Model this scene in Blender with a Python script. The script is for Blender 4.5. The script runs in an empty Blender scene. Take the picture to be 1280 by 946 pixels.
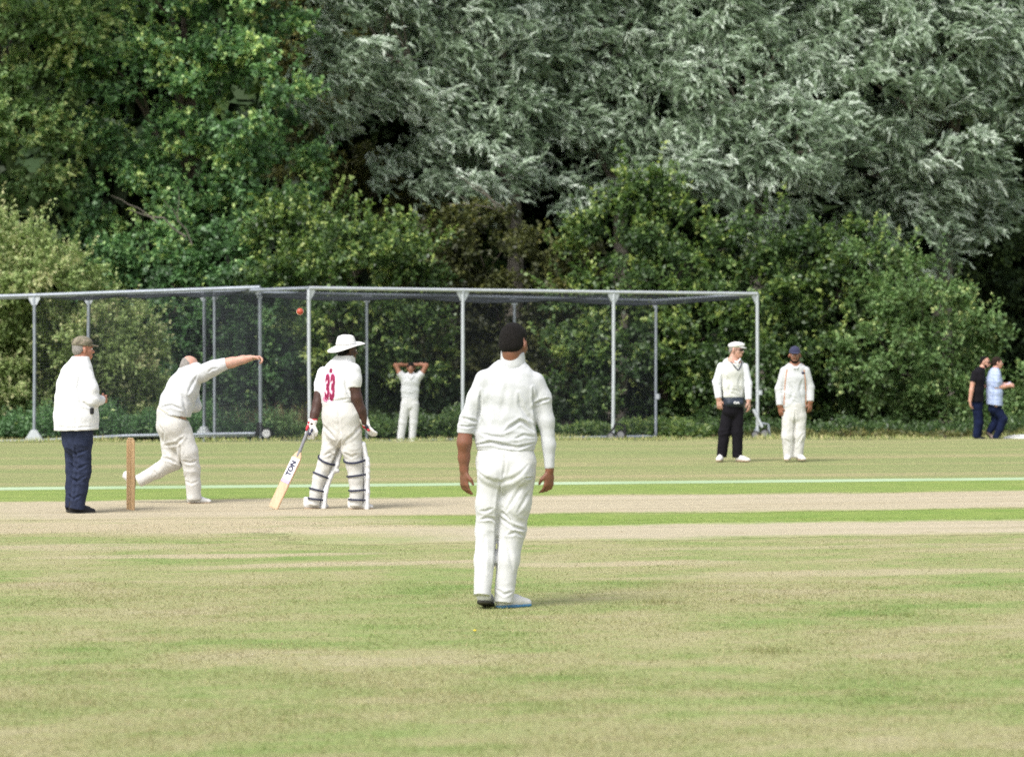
import bpy, bmesh, math
import numpy as np
from mathutils import Vector, Matrix
from mathutils.bvhtree import BVHTree

sc = bpy.context.scene
COL = sc.collection
R = math.radians
rng = np.random.default_rng(11)

# ---------------------------------------------------------------- camera, sky, sun, exposure
FPX, HORIZON, CX = 3500.0, 440.0, 640.0       # focal length and horizon of the 1280 px wide photograph
EYE = 1.6
cd = bpy.data.cameras.new('camera')
cam = bpy.data.objects.new('camera', cd)
COL.objects.link(cam)
cam.location = (0, 0, EYE)
cam.rotation_euler = (R(90), 0, 0)
cd.sensor_fit = 'HORIZONTAL'
cd.sensor_width = 36.0
cd.lens = FPX / 1280 * 36
cd.shift_y = -(946 / 2 - HORIZON) / 1280
cd.clip_start, cd.clip_end = 0.5, 3000
cd.dof.use_dof = True
cd.dof.focus_distance = 23.0
cd.dof.aperture_fstop = 3.4
sc.camera = cam

SUN_EL, SUN_AZ = 52.0, 216.0                   # azimuth clockwise from +Y (away from the camera)
world = bpy.data.worlds.new('World')
sc.world = world
world.use_nodes = True
wn = world.node_tree
wn.nodes.clear()
sky = wn.nodes.new('ShaderNodeTexSky')
sky.sky_type = 'NISHITA'
sky.sun_disc = False
sky.sun_elevation = R(SUN_EL)
sky.sun_rotation = R(SUN_AZ)
sky.air_density = 1.0
sky.dust_density = 3.0
bg = wn.nodes.new('ShaderNodeBackground')
bg.inputs['Strength'].default_value = 0.13
wo = wn.nodes.new('ShaderNodeOutputWorld')
veil = wn.nodes.new('ShaderNodeHueSaturation')      # thin high cloud greys the blue
veil.inputs['Saturation'].default_value = 0.35
wn.links.new(sky.outputs[0], veil.inputs['Color'])
wn.links.new(veil.outputs[0], bg.inputs['Color'])
wn.links.new(bg.outputs[0], wo.inputs['Surface'])

sd = bpy.data.lights.new('sun', 'SUN')
sd.energy = 1.55
sd.angle = R(24)
sd.color = (1.0, 0.975, 0.94)
sun = bpy.data.objects.new('sun', sd)
COL.objects.link(sun)
_s = Vector((math.sin(R(SUN_AZ)) * math.cos(R(SUN_EL)), math.cos(R(SUN_AZ)) * math.cos(R(SUN_EL)), math.sin(R(SUN_EL))))
sun.rotation_euler = _s.to_track_quat('Z', 'Y').to_euler()
sun.location = _s * 60

sc.view_settings.view_transform = 'Standard'
sc.view_settings.look = 'None'
sc.view_settings.gamma = 1
sc.view_settings.use_curve_mapping = False
sc.view_settings.exposure = 1.0
sc.cycles.use_denoising = False
sc.cycles.sampling_pattern = 'BLUE_NOISE'
sc.cycles.max_bounces = 6
sc.cycles.diffuse_bounces = 3
sc.cycles.transmission_bounces = 3
sc.cycles.transparent_max_bounces = 8

# ---------------------------------------------------------------- helpers
def px2w(px, py, d):
    """where the sight line through a photograph pixel meets depth d"""
    return np.array([(px - CX) / FPX * d, d, EYE + (HORIZON - py) / FPX * d])

def gz(d, x=0.0):
    """height of the ground at depth d: level, then dipping away behind the field"""
    return float(np.interp(d, [44, 50, 57, 58.6, 61.5], [0, -0.08, -0.205, -0.25, -0.45]) + 0.0035 * np.clip(x, -20, 20) * np.interp(d, [44, 56], [0, 1]))

def link(name, me, mats=None, parent=None, smooth=False):
    o = bpy.data.objects.new(name, me)
    COL.objects.link(o)
    if mats is not None:
        for m in (mats if isinstance(mats, (list, tuple)) else [mats]):
            if m.name not in [x.name for x in me.materials]:
                me.materials.append(m)
    if parent:
        o.parent = parent
    if smooth:
        me.polygons.foreach_set('use_smooth', np.ones(len(me.polygons), bool))
    return o

def tag(o, label=None, cat=None, group=None, kind=None):
    if label: o['label'] = label
    if cat: o['category'] = cat
    if group: o['group'] = group
    if kind: o['kind'] = kind
    return o

def empty(name, loc, label, cat, group=None, rz=0.0):
    o = bpy.data.objects.new(name, None)
    COL.objects.link(o)
    o.empty_display_size = 0.2
    o.location = loc
    o.rotation_euler = (0, 0, rz)
    return tag(o, label, cat, group)

def mesh_np(name, V, F):
    """V (n,3), F (m,k) all faces with k corners"""
    V = np.ascontiguousarray(V, np.float32)
    F = np.ascontiguousarray(F, np.int32)
    me = bpy.data.meshes.new(name)
    k = F.shape[1]
    me.vertices.add(len(V))
    me.vertices.foreach_set('co', V.ravel())
    me.loops.add(F.size)
    me.loops.foreach_set('vertex_index', F.ravel())
    me.polygons.add(len(F))
    me.polygons.foreach_set('loop_start', np.arange(0, F.size, k, dtype=np.int32))
    me.polygons.foreach_set('loop_total', np.full(len(F), k, np.int32))
    me.update(calc_edges=True)
    return me

def mesh_any(name, V, F):
    me = bpy.data.meshes.new(name)
    me.from_pydata([tuple(map(float, v)) for v in V], [], F)
    me.update()
    return me

class MB:
    """collects simple shapes into one mesh"""
    def __init__(s): s.v, s.f = [], []
    def add(s, V, F):
        b = len(s.v)
        s.v += [tuple(map(float, v)) for v in V]
        s.f += [[i + b for i in f] for f in F]
    def tube(s, pts, rad, n=10, cap=True):
        pts = [np.array(p, float) for p in pts]
        rad = rad if isinstance(rad, (list, tuple, np.ndarray)) else [rad] * len(pts)
        V, F = [], []
        up = None
        for i, p in enumerate(pts):
            t = pts[min(i + 1, len(pts) - 1)] - pts[max(i - 1, 0)]
            t /= np.linalg.norm(t) + 1e-9
            if up is None:
                a = np.array([0, 0, 1.0]) if abs(t[2]) < 0.9 else np.array([1.0, 0, 0])
            else:
                a = up
            u = np.cross(t, np.cross(a, t)); u /= np.linalg.norm(u) + 1e-9
            w = np.cross(t, u)
            up = u
            for k in range(n):
                an = 2 * math.pi * k / n
                V.append(p + rad[i] * (math.cos(an) * u + math.sin(an) * w))
        for i in range(len(pts) - 1):
            for k in range(n):
                F.append([i * n + k, i * n + (k + 1) % n, (i + 1) * n + (k + 1) % n, (i + 1) * n + k])
        if cap:
            F.append(list(range(n))[::-1])
            F.append([(len(pts) - 1) * n + k for k in range(n)])
        s.add(V, F)
    def prism(s, poly, thick_vec):
        """flat polygon (list of 3D points) given a thickness"""
        n = len(poly)
        P = [np.array(p, float) for p in poly]
        t = np.array(thick_vec, float)
        V = [p - t / 2 for p in P] + [p + t / 2 for p in P]
        F = [list(range(n))[::-1], [n + k for k in range(n)]]
        for k in range(n):
            F.append([k, (k + 1) % n, n + (k + 1) % n, n + k])
        s.add(V, F)
    def lathe(s, prof, n=16, M=None):
        """profile of (r, z) turned about z, then moved by the matrix M"""
        V, F = [], []
        for r, z in prof:
            for k in range(n):
                a = 2 * math.pi * k / n
                p = Vector((r * math.cos(a), r * math.sin(a), z))
                V.append(M @ p if M else p)
        for i in range(len(prof) - 1):
            for k in range(n):
                F.append([i * n + k, i * n + (k + 1) % n, (i + 1) * n + (k + 1) % n, (i + 1) * n + k])
        F.append(list(range(n))[::-1])
        F.append([(len(prof) - 1) * n + k for k in range(n)])
        s.add(V, F)
    def build(s, name, mat, parent=None, smooth=True):
        me = mesh_any(name, s.v, s.f)
        o = link(name, me, mat, parent, smooth)
        if smooth:
            try: me.set_sharp_from_angle(angle=R(40))
            except Exception: pass
        return o

# ---------------------------------------------------------------- materials
def nodes_of(name):
    m = bpy.data.materials.new(name)
    m.use_nodes = True
    nt = m.node_tree
    nt.nodes.clear()
    out = nt.nodes.new('ShaderNodeOutputMaterial')
    return m, nt, out

def N(nt, typ, **kw):
    n = nt.nodes.new(typ)
    for k, v in kw.items():
        if k.startswith('i_'):
            n.inputs[k[2:].replace('_', ' ')].default_value = v
        else:
            setattr(n, k, v)
    return n

def ramp(nt, fac, stops):
    r = nt.nodes.new('ShaderNodeValToRGB')
    el = r.color_ramp.elements
    while len(el) < len(stops): el.new(0.5)
    for e, (p, c) in zip(el, stops):
        e.position = p
        e.color = (*c, 1) if len(c) == 3 else c
    nt.links.new(fac, r.inputs[0])
    return r.outputs[0]

def noise(nt, vec, scale, detail=2.0, rough=0.5, dist=0.0):
    n = nt.nodes.new('ShaderNodeTexNoise')
    n.inputs['Scale'].default_value = scale
    n.inputs['Detail'].default_value = detail
    n.inputs['Roughness'].default_value = rough
    n.inputs['Distortion'].default_value = dist
    if vec is not None: nt.links.new(vec, n.inputs['Vector'])
    return n.outputs[0]

def math_(nt, op, a, b=None, c=None):
    n = nt.nodes.new('ShaderNodeMath'); n.operation = op
    for i, x in enumerate((a, b, c)):
        if x is None: continue
        if isinstance(x, (int, float)): n.inputs[i].default_value = x
        else: nt.links.new(x, n.inputs[i])
    return n.outputs[0]

def mixc(nt, fac, a, b):
    n = nt.nodes.new('ShaderNodeMix'); n.data_type = 'RGBA'
    if isinstance(fac, (int, float)): n.inputs[0].default_value = fac
    else: nt.links.new(fac, n.inputs[0])
    for i, x in ((6, a), (7, b)):
        if isinstance(x, tuple): n.inputs[i].default_value = (*x, 1)
        else: nt.links.new(x, n.inputs[i])
    return n.outputs[2]

def smooth(nt, val, lo, hi):
    n = nt.nodes.new('ShaderNodeMapRange'); n.interpolation_type = 'SMOOTHSTEP'
    nt.links.new(val, n.inputs[0])
    n.inputs[1].default_value, n.inputs[2].default_value = lo, hi
    return n.outputs[0]

def plain(name, col, rough=0.7, metal=0.0, var=0.12, scale=18.0, bump=0.0, sheen=0.0, bscale=None):
    """a painted / plastic / cloth surface with a little uneven colour"""
    m, nt, out = nodes_of(name)
    tc = N(nt, 'ShaderNodeTexCoord')
    n1 = noise(nt, tc.outputs['Object'], scale, 4, 0.6)
    dark = tuple(c * (1 - var) for c in col)
    lite = tuple(min(1, c * (1 + var * 0.5)) for c in col)
    c = ramp(nt, n1, [(0.3, dark), (0.7, lite)])
    p = N(nt, 'ShaderNodeBsdfPrincipled')
    nt.links.new(c, p.inputs['Base Color'])
    p.inputs['Roughness'].default_value = rough
    p.inputs['Metallic'].default_value = metal
    if max(col) < 0.03: p.inputs['Specular IOR Level'].default_value = 0.2
    if sheen:
        p.inputs['Sheen Weight'].default_value = sheen
    if bump:
        b = N(nt, 'ShaderNodeBump')
        b.inputs['Strength'].default_value = bump
        b.inputs['Distance'].default_value = 0.01
        nt.links.new(noise(nt, tc.outputs['Object'], bscale or scale * 3, 3, 0.6), b.inputs['Height'])
        nt.links.new(b.outputs[0], p.inputs['Normal'])
    nt.links.new(p.outputs[0], out.inputs[0])
    return m

def leaf_mat(name, stops, trans=0.3, rough=0.45, spec=0.4, back=None):
    """stops: colour of a leaf from its own 'tint' value; back: paler underside"""
    m, nt, out = nodes_of(name)
    at = N(nt, 'ShaderNodeAttribute', attribute_name='tint')
    c = ramp(nt, at.outputs['Fac'], stops)
    geo = N(nt, 'ShaderNodeNewGeometry')
    cc = c
    if back:
        cc = mixc(nt, geo.outputs['Backfacing'], c, back)
    p = N(nt, 'ShaderNodeBsdfPrincipled')
    nt.links.new(cc, p.inputs['Base Color'])
    p.inputs['Roughness'].default_value = rough
    p.inputs['Specular IOR Level'].default_value = spec
    t = N(nt, 'ShaderNodeBsdfTranslucent')
    hs = N(nt, 'ShaderNodeHueSaturation', i_Saturation=1.15, i_Value=1.25)
    nt.links.new(c, hs.inputs['Color'])
    nt.links.new(hs.outputs[0], t.inputs['Color'])
    mx = N(nt, 'ShaderNodeMixShader', i_Fac=trans)
    nt.links.new(p.outputs[0], mx.inputs[1])
    nt.links.new(t.outputs[0], mx.inputs[2])
    nt.links.new(mx.outputs[0], out.inputs[0])
    return m
# ---------------------------------------------------------------- the ground
PITCH_A = R(11.8)                              # the pitch runs to the right and slightly away
PU = np.array([math.cos(PITCH_A), math.sin(PITCH_A)])
PV = np.array([-math.sin(PITCH_A), math.cos(PITCH_A)])

def pitch_uv(x, y):
    """metres along and across the pitch; (0, v) is straight ahead at depth v/cos"""
    return x * PU[0] + y * PU[1], x * PV[0] + y * PV[1]

def grass_group():
    g = bpy.data.node_groups.new('grass_colour', 'ShaderNodeTree')
    g.interface.new_socket('Colour', in_out='OUTPUT', socket_type='NodeSocketColor')
    nt = g
    out = nt.nodes.new('NodeGroupOutput')
    geo = nt.nodes.new('ShaderNodeNewGeometry')
    P = geo.outputs['Position']
    mp = N(nt, 'ShaderNodeMapping'); mp.vector_type = 'TEXTURE'
    mp.inputs['Rotation'].default_value = (0, 0, PITCH_A)
    nt.links.new(P, mp.inputs['Vector'])
    UV = mp.outputs[0]
    sx = N(nt, 'ShaderNodeSeparateXYZ'); nt.links.new(UV, sx.inputs[0])
    U, V = sx.outputs[0], sx.outputs[1]
    flat = N(nt, 'ShaderNodeCombineXYZ')
    nt.links.new(U, flat.inputs[0]); nt.links.new(V, flat.inputs[1])
    UV = flat.outputs[0]
    st = N(nt, 'ShaderNodeMapping'); st.inputs['Scale'].default_value = (0.55, 1.0, 1)
    nt.links.new(UV, st.inputs['Vector'])
    S = st.outputs[0]
    GREEN, LIME, STRAW, TAN = (0.185, 0.265, 0.076), (0.252, 0.292, 0.110), (0.320, 0.310, 0.150), (0.385, 0.342, 0.208)
    n1 = noise(nt, S, 0.8, 5, 0.62, 0.4)
    n2 = noise(nt, S, 2.9, 5, 0.65, 0.3)
    n3 = noise(nt, UV, 26, 3, 0.7)
    a = math_(nt, 'ADD', math_(nt, 'MULTIPLY', n1, 0.55), math_(nt, 'ADD', math_(nt, 'MULTIPLY', n2, 0.33), math_(nt, 'MULTIPLY', n3, 0.14)))
    col = ramp(nt, a, [(0.38, GREEN), (0.46, LIME), (0.54, STRAW), (0.66, TAN)])
    # the far outfield: mown in stripes along the pitch
    stp = N(nt, 'ShaderNodeMapping'); stp.inputs['Scale'].default_value = (0.05, 0.62, 1)
    nt.links.new(UV, stp.inputs['Vector'])
    far = ramp(nt, math_(nt, 'ADD', math_(nt, 'MULTIPLY', noise(nt, stp.outputs[0], 1.0, 3, 0.6), 0.7), math_(nt, 'MULTIPLY', n2, 0.3)),
               [(0.36, (0.205, 0.255, 0.095)), (0.5, (0.25, 0.272, 0.112)), (0.62, (0.335, 0.30, 0.155))])
    wob = math_(nt, 'MULTIPLY', math_(nt, 'SUBTRACT', noise(nt, UV, 0.5, 4, 0.6), 0.5), 1.4)
    Vw = math_(nt, 'ADD', V, wob)
    col = mixc(nt, smooth(nt, Vw, 32.9, 33.5), col, far)
    # the lush strips on both sides of the worn pitch
    def band(lo, hi, soft=0.25):
        return math_(nt, 'MULTIPLY', smooth(nt, Vw, lo - soft, lo + soft),
                     math_(nt, 'SUBTRACT', 1.0, smooth(nt, Vw, hi - soft, hi + soft)))
    lush = ramp(nt, n2, [(0.3, (0.160, 0.255, 0.050)), (0.7, (0.250, 0.315, 0.082))])
    left_fade = smooth(nt, math_(nt, 'ADD', U, math_(nt, 'MULTIPLY', wob, 1.5)), 2.2, 5.2)
    col = mixc(nt, math_(nt, 'MULTIPLY', band(30.5, 33.2), 0.85), col, lush)
    col = mixc(nt, math_(nt, 'MULTIPLY', math_(nt, 'MULTIPLY', band(24.95, 26.95), left_fade), 0.95), col, lush)
    # dry worn streaks in front of the pitch
    for (x, y, lu, lv, k) in ((-2.4, 22.0, 1.6, 0.28, 0.9), (-0.9, 21.2, 1.5, 0.22, 0.9), (0.7, 21.2, 1.3, 0.25, 0.8), (2.6, 20.3, 1.6, 0.3, 0.7), (-3.6, 23.0, 1.2, 0.5, 0.7), (2.4, 23.0, 2.2, 0.2, 0.45), (-3.3, 26.1, 2.8, 1.1, 1.0), (-2.0, 25.2, 2.2, 0.7, 1.0), (-4.6, 25.4, 1.8, 0.7, 1.0)):
        u0, v0 = pitch_uv(x, y)
        du = math_(nt, 'DIVIDE', math_(nt, 'SUBTRACT', U, u0), lu)
        dv = math_(nt, 'DIVIDE', math_(nt, 'SUBTRACT', math_(nt, 'ADD', V, math_(nt, 'MULTIPLY', wob, 0.6)), v0), lv)
        r2 = math_(nt, 'ADD', math_(nt, 'MULTIPLY', du, du), math_(nt, 'MULTIPLY', dv, dv))
        f = math_(nt, 'MULTIPLY', math_(nt, 'SUBTRACT', 1.0, smooth(nt, r2, 0.1, 1.3)), k)
        f = math_(nt, 'MULTIPLY', f, smooth(nt, n2, 0.22, 0.5))
        col = mixc(nt, f, col, (0.43, 0.37, 0.24))
    nt.links.new(col, out.inputs[0])
    return g

GG = grass_group()

def turf_mat():
    m, nt, out = nodes_of('mown_grass')
    g = N(nt, 'ShaderNodeGroup'); g.node_tree = GG
    geo = N(nt, 'ShaderNodeNewGeometry')
    f1 = noise(nt, geo.outputs['Position'], 55, 3, 0.75)
    f2 = noise(nt, geo.outputs['Position'], 14, 3, 0.7)
    mm = math_(nt, 'ADD', math_(nt, 'MULTIPLY', f1, 0.6), math_(nt, 'MULTIPLY', f2, 0.4))
    v = N(nt, 'ShaderNodeMapRange'); nt.links.new(mm, v.inputs[0])
    v.inputs[1].default_value, v.inputs[2].default_value, v.inputs[3].default_value, v.inputs[4].default_value = 0.3, 0.7, 0.80, 1.18
    hs = N(nt, 'ShaderNodeHueSaturation'); nt.links.new(g.outputs[0], hs.inputs['Color']); nt.links.new(v.outputs[0], hs.inputs['Value'])
    p = N(nt, 'ShaderNodeBsdfPrincipled', i_Roughness=0.9)
    p.inputs['Specular IOR Level'].default_value = 0.15
    nt.links.new(hs.outputs[0], p.inputs['Base Color'])
    b = N(nt, 'ShaderNodeBump', i_Strength=0.6, i_Distance=0.03)
    nt.links.new(f1, b.inputs['Height']); nt.links.new(b.outputs[0], p.inputs['Normal'])
    nt.links.new(p.outputs[0], out.inputs[0])
    return m

M_TURF = turf_mat()
xs = np.concatenate([[-700, -300, -120, -60], np.linspace(-30, 30, 61), [60, 120, 300, 700]])
ys = np.concatenate([[-120, -40, -10], np.linspace(0, 43, 44), np.linspace(43.5, 64, 42), [70, 80, 100, 140, 220, 400, 800, 1600]])
GX, GY = np.meshgrid(xs, ys)
GZ = np.vectorize(gz)(GY, GX)
bumpy = np.clip((GY - 44) / 6, 0, 1) * (np.abs(GX) < 29)
GZ = GZ + bumpy * (0.012 * np.sin(GX * 1.3 + 0.7) + 0.010 * np.sin(GX * 2.9 + GY * 0.8) + 0.006 * np.sin(GX * 5.1))
nx, ny = len(xs), len(ys)
ii = np.arange(ny - 1)[:, None] * nx + np.arange(nx - 1)[None, :]
ii = ii.ravel()
gme = mesh_np('ground', np.stack([GX.ravel(), GY.ravel(), GZ.ravel()], 1), np.stack([ii, ii + 1, ii + nx + 1, ii + nx], 1))
ground = tag(link('ground', gme, M_TURF, smooth=True), kind='structure')

def worn_mat(name, ramp_stops, v0, v1, u_left, soft, thin=0.0):
    """bare rolled earth that thins out into the turf round it; v0..v1 across the pitch, u_left where it starts"""
    m, nt, out = nodes_of(name)
    geo = N(nt, 'ShaderNodeNewGeometry')
    mp = N(nt, 'ShaderNodeMapping'); mp.vector_type = 'TEXTURE'
    mp.inputs['Rotation'].default_value = (0, 0, PITCH_A)
    nt.links.new(geo.outputs['Position'], mp.inputs['Vector'])
    sx = N(nt, 'ShaderNodeSeparateXYZ'); nt.links.new(mp.outputs[0], sx.inputs[0])
    U, V = sx.outputs[0], sx.outputs[1]
    big = noise(nt, mp.outputs[0], 0.7, 5, 0.65)
    fine = noise(nt, mp.outputs[0], 9, 5, 0.75)
    grain = noise(nt, mp.outputs[0], 60, 3, 0.8)
    w = math_(nt, 'ADD', math_(nt, 'MULTIPLY', math_(nt, 'SUBTRACT', big, 0.5), 1.1), math_(nt, 'MULTIPLY', math_(nt, 'SUBTRACT', fine, 0.5), 0.7))
    Vw = math_(nt, 'ADD', V, w)
    Uw = math_(nt, 'ADD', U, math_(nt, 'MULTIPLY', w, 2.2))
    k = math_(nt, 'MULTIPLY', smooth(nt, Vw, v0 - soft, v0 + soft), math_(nt, 'SUBTRACT', 1.0, smooth(nt, Vw, v1 - soft, v1 + soft)))
    k = math_(nt, 'MULTIPLY', k, smooth(nt, Uw, u_left - 1.2, u_left + 1.2))
    k = math_(nt, 'MULTIPLY', k, math_(nt, 'SUBTRACT', 1.0, math_(nt, 'MULTIPLY', smooth(nt, fine, 0.5, 0.8), thin)))
    stt = N(nt, 'ShaderNodeMapping'); stt.inputs['Scale'].default_value = (0.12, 1.6, 1)
    nt.links.new(mp.outputs[0], stt.inputs['Vector'])
    t = math_(nt, 'ADD', math_(nt, 'MULTIPLY', noise(nt, stt.outputs[0], 1.6, 4, 0.6), 0.45), math_(nt, 'ADD', math_(nt, 'MULTIPLY', fine, 0.3), math_(nt, 'MULTIPLY', grain, 0.25)))
    gg = N(nt, 'ShaderNodeGroup'); gg.node_tree = GG
    earth = ramp(nt, t, ramp_stops)
    scuff = math_(nt, 'MULTIPLY', smooth(nt, noise(nt, mp.outputs[0], 3.4, 4, 0.7, 0.8), 0.58, 0.72), 0.45)
    earth = mixc(nt, scuff, earth, (0.25, 0.20, 0.115))
    c = mixc(nt, k, gg.outputs[0], earth)
    p = N(nt, 'ShaderNodeBsdfPrincipled', i_Roughness=0.92)
    p.inputs['Specular IOR Level'].default_value = 0.15
    nt.links.new(c, p.inputs['Base Color'])
    b = N(nt, 'ShaderNodeBump', i_Strength=0.5, i_Distance=0.02)
    nt.links.new(grain, b.inputs['Height']); nt.links.new(b.outputs[0], p.inputs['Normal'])
    tr = N(nt, 'ShaderNodeBsdfTransparent')
    mx = N(nt, 'ShaderNodeMixShader')
    nt.links.new(math_(nt, 'GREATER_THAN', k, 0.03), mx.inputs[0]); nt.links.new(tr.outputs[0], mx.inputs[1]); nt.links.new(p.outputs[0], mx.inputs[2])
    nt.links.new(mx.outputs[0], out.inputs[0])
    return m

def strip(name, u0, u1, v0, v1, z, mat):
    nu = 40
    V, F = [], []
    for i in range(nu + 1):
        u = u0 + (u1 - u0) * i / nu
        for v in (v0, v1):
            p = PU * u + PV * v
            V.append((p[0], p[1], z))
    for i in range(nu):
        F.append([2 * i, 2 * i + 2, 2 * i + 3, 2 * i + 1])
    return tag(link(name, mesh_any(name, V, F), mat), kind='structure')

EARTH = [(0.34, (0.33, 0.285, 0.18)), (0.48, (0.405, 0.350, 0.242)), (0.62, (0.465, 0.408, 0.295))]
DRY = [(0.34, (0.30, 0.28, 0.155)), (0.48, (0.40, 0.350, 0.242)), (0.62, (0.465, 0.408, 0.295))]
strip('pitch', -3, 30, 26.0, 31.6, 0.0012, worn_mat('rolled_earth', EARTH, 27.15, 30.35, 0.2, 0.22, 0.25))
strip('worn_pitch', 0, 30, 22.4, 26.0, 0.0012, worn_mat('old_worn_earth', DRY, 23.3, 25.15, 4.0, 0.3, 0.35))

def paint_mat():
    m, nt, out = nodes_of('white_line_paint')
    geo = N(nt, 'ShaderNodeNewGeometry')
    f = noise(nt, geo.outputs['Position'], 30, 4, 0.75)
    l = noise(nt, geo.outputs['Position'], 0.5, 3, 0.6)
    t = math_(nt, 'ADD', math_(nt, 'MULTIPLY', f, 0.6), math_(nt, 'MULTIPLY', l, 0.4))
    c = ramp(nt, t, [(0.36, (0.235, 0.33, 0.145)), (0.47, (0.31, 0.42, 0.24)), (0.62, (0.42, 0.51, 0.355))])
    p = N(nt, 'ShaderNodeBsdfPrincipled', i_Roughness=0.9)
    nt.links.new(c, p.inputs['Base Color']); nt.links.new(p.outputs[0], out.inputs[0])
    return m
strip('white_line', -30, 34, 32.98, 33.66, 0.0012, paint_mat())

# short blades of mown grass, thick near the camera and thinning out with distance
def blade_mat():
    m, nt, out = nodes_of('grass_blades')
    g = N(nt, 'ShaderNodeGroup'); g.node_tree = GG
    at = N(nt, 'ShaderNodeAttribute', attribute_name='tint')
    v = N(nt, 'ShaderNodeMapRange'); nt.links.new(at.outputs['Fac'], v.inputs[0])
    v.inputs[3].default_value, v.inputs[4].default_value = 0.9, 1.2
    hs = N(nt, 'ShaderNodeHueSaturation'); nt.links.new(g.outputs[0], hs.inputs['Color']); nt.links.new(v.outputs[0], hs.inputs['Value'])
    c = mixc(nt, smooth(nt, at.outputs['Fac'], 0.86, 0.97), hs.outputs[0], (0.50, 0.43, 0.25))
    d = N(nt, 'ShaderNodeBsdfDiffuse'); nt.links.new(c, d.inputs['Color'])
    t = N(nt, 'ShaderNodeBsdfTranslucent'); nt.links.new(c, t.inputs['Color'])
    mx = N(nt, 'ShaderNodeMixShader', i_Fac=0.5)
    nt.links.new(d.outputs[0], mx.inputs[1]); nt.links.new(t.outputs[0], mx.inputs[2])
    nt.links.new(mx.outputs[0], out.inputs[0])
    return m

def blades():
    parts = []
    for (d0, d1, dens, h0, h1, w) in ((9.6, 14, 2600, 0.012, 0.032, 0.0045), (14, 19.5, 1400, 0.010, 0.028, 0.006), (19.5, 27, 420, 0.008, 0.020, 0.008)):
        n = int(dens * (d1 - d0) * (0.366 * (d0 + d1) / 2 + 2.4))
        y = np.sqrt(rng.uniform(d0 ** 2, d1 ** 2, n))
        x = rng.uniform(-1, 1, n) * (0.183 * y + 1.2)
        # clumpier here, thinner there
        keep = rng.uniform(0, 1, n) < 0.62 + 0.38 * np.sin(x * 3.1 + 1.7 * np.sin(y * 1.9)) * np.sin(y * 2.3 + np.sin(x * 1.7))
        if d1 > 22:
            u, v = pitch_uv(x, y)
            keep &= ~((v > 22.9) & (v < 25.2) & (u > 3.3)) & (v < 26.2)
        x, y = x[keep], y[keep]; n = len(x)
        h = rng.uniform(h0, h1, n); a = rng.uniform(0, 2 * np.pi, n)
        lean = rng.uniform(0.5, 2.4, n) * h; la = rng.uniform(0, 2 * np.pi, n)
        ww = w * rng.uniform(0.6, 1.2, n) / 2
        b = np.stack([x, y, np.zeros(n) - 0.002], 1)
        s = np.stack([np.cos(a) * ww, np.sin(a) * ww, np.zeros(n)], 1)
        t = b + np.stack([np.cos(la) * lean, np.sin(la) * lean, h], 1)
        parts.append(np.stack([b - s, b + s, t], 1))
    for (qx, qy, m_) in ((825, 753, 90), (958, 814, 60), (978, 816, 50), (1120, 770, 60)):
        c = px2w(qx, qy, EYE * FPX / (qy - HORIZON))
        b = np.stack([c[0] + rng.normal(0, 0.09, m_), c[1] + rng.normal(0, 0.07, m_), np.zeros(m_)], 1)
        h = rng.uniform(0.02, 0.05, m_); a = rng.uniform(0, 6.28, m_)
        s = np.stack([np.cos(a) * 0.003, np.sin(a) * 0.003, np.zeros(m_)], 1)
        t = b + np.stack([rng.normal(0, 0.02, m_), rng.normal(0, 0.02, m_), h], 1)
        parts.append(np.stack([b - s, b + s, t], 1))
    V = np.concatenate(parts)
    n = len(V)
    me = mesh_np('grass_blades', V.reshape(-1, 3), np.arange(n * 3).reshape(-1, 3))
    at = me.attributes.new('tint', 'FLOAT', 'POINT')
    at.data.foreach_set('value', np.repeat(rng.uniform(0, 1, n), 3).astype(np.float32))
    return tag(link('grass', me, blade_mat()), kind='stuff')
blades()
# ---------------------------------------------------------------- the cricket nets
M_STEEL = plain('galvanised_steel', (0.30, 0.33, 0.375), 0.5, 0.35, 0.15, 6)
M_WHITESTEEL = plain('white_painted_steel', (0.47, 0.50, 0.53), 0.5, 0.15, 0.12, 6)
M_CORD = plain('net_cord', (0.028, 0.034, 0.045), 0.8)
M_RUBBER = plain('black_rubber', (0.02, 0.02, 0.022), 0.7)
M_HUB = plain('white_plastic', (0.62, 0.62, 0.63), 0.5)
M_GREYHUB = plain('grey_hub', (0.16, 0.16, 0.17), 0.5)

def net_panel(fn, nu, nv, seg_u=14, seg_v=6, r=0.0026):
    """fn(s, t) -> point; cords along both directions, each a thin three sided string"""
    Vs, Fs, base = [], [], 0
    def cord(P):
        nonlocal base
        P = np.asarray(P)
        n = len(P)
        T = np.gradient(P, axis=0); T /= np.linalg.norm(T, axis=1)[:, None] + 1e-9
        a = np.where(np.abs(T[:, 2:3]) < 0.8, np.array([[0, 0, 1.0]]), np.array([[1.0, 0, 0]]))
        A = np.cross(T, a); A /= np.linalg.norm(A, axis=1)[:, None] + 1e-9
        B = np.cross(T, A)
        V = np.concatenate([P + r * (math.cos(k * 2.0944) * A + math.sin(k * 2.0944) * B) for k in range(3)])
        i = np.arange(n - 1)
        F = np.concatenate([np.stack([k * n + i, k * n + i + 1, ((k + 1) % 3) * n + i + 1, ((k + 1) % 3) * n + i], 1) for k in range(3)])
        Vs.append(V); Fs.append(F + base); base += len(V)
    tt = np.linspace(0, 1, seg_u + 1)
    for j in range(nv + 1):
        cord([fn(s, j / nv) for s in tt])
    tt = np.linspace(0, 1, seg_v + 1)
    for i in range(nu + 1):
        cord([fn(i / nu, t) for t in tt])
    return np.concatenate(Vs), np.concatenate(Fs)

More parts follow.
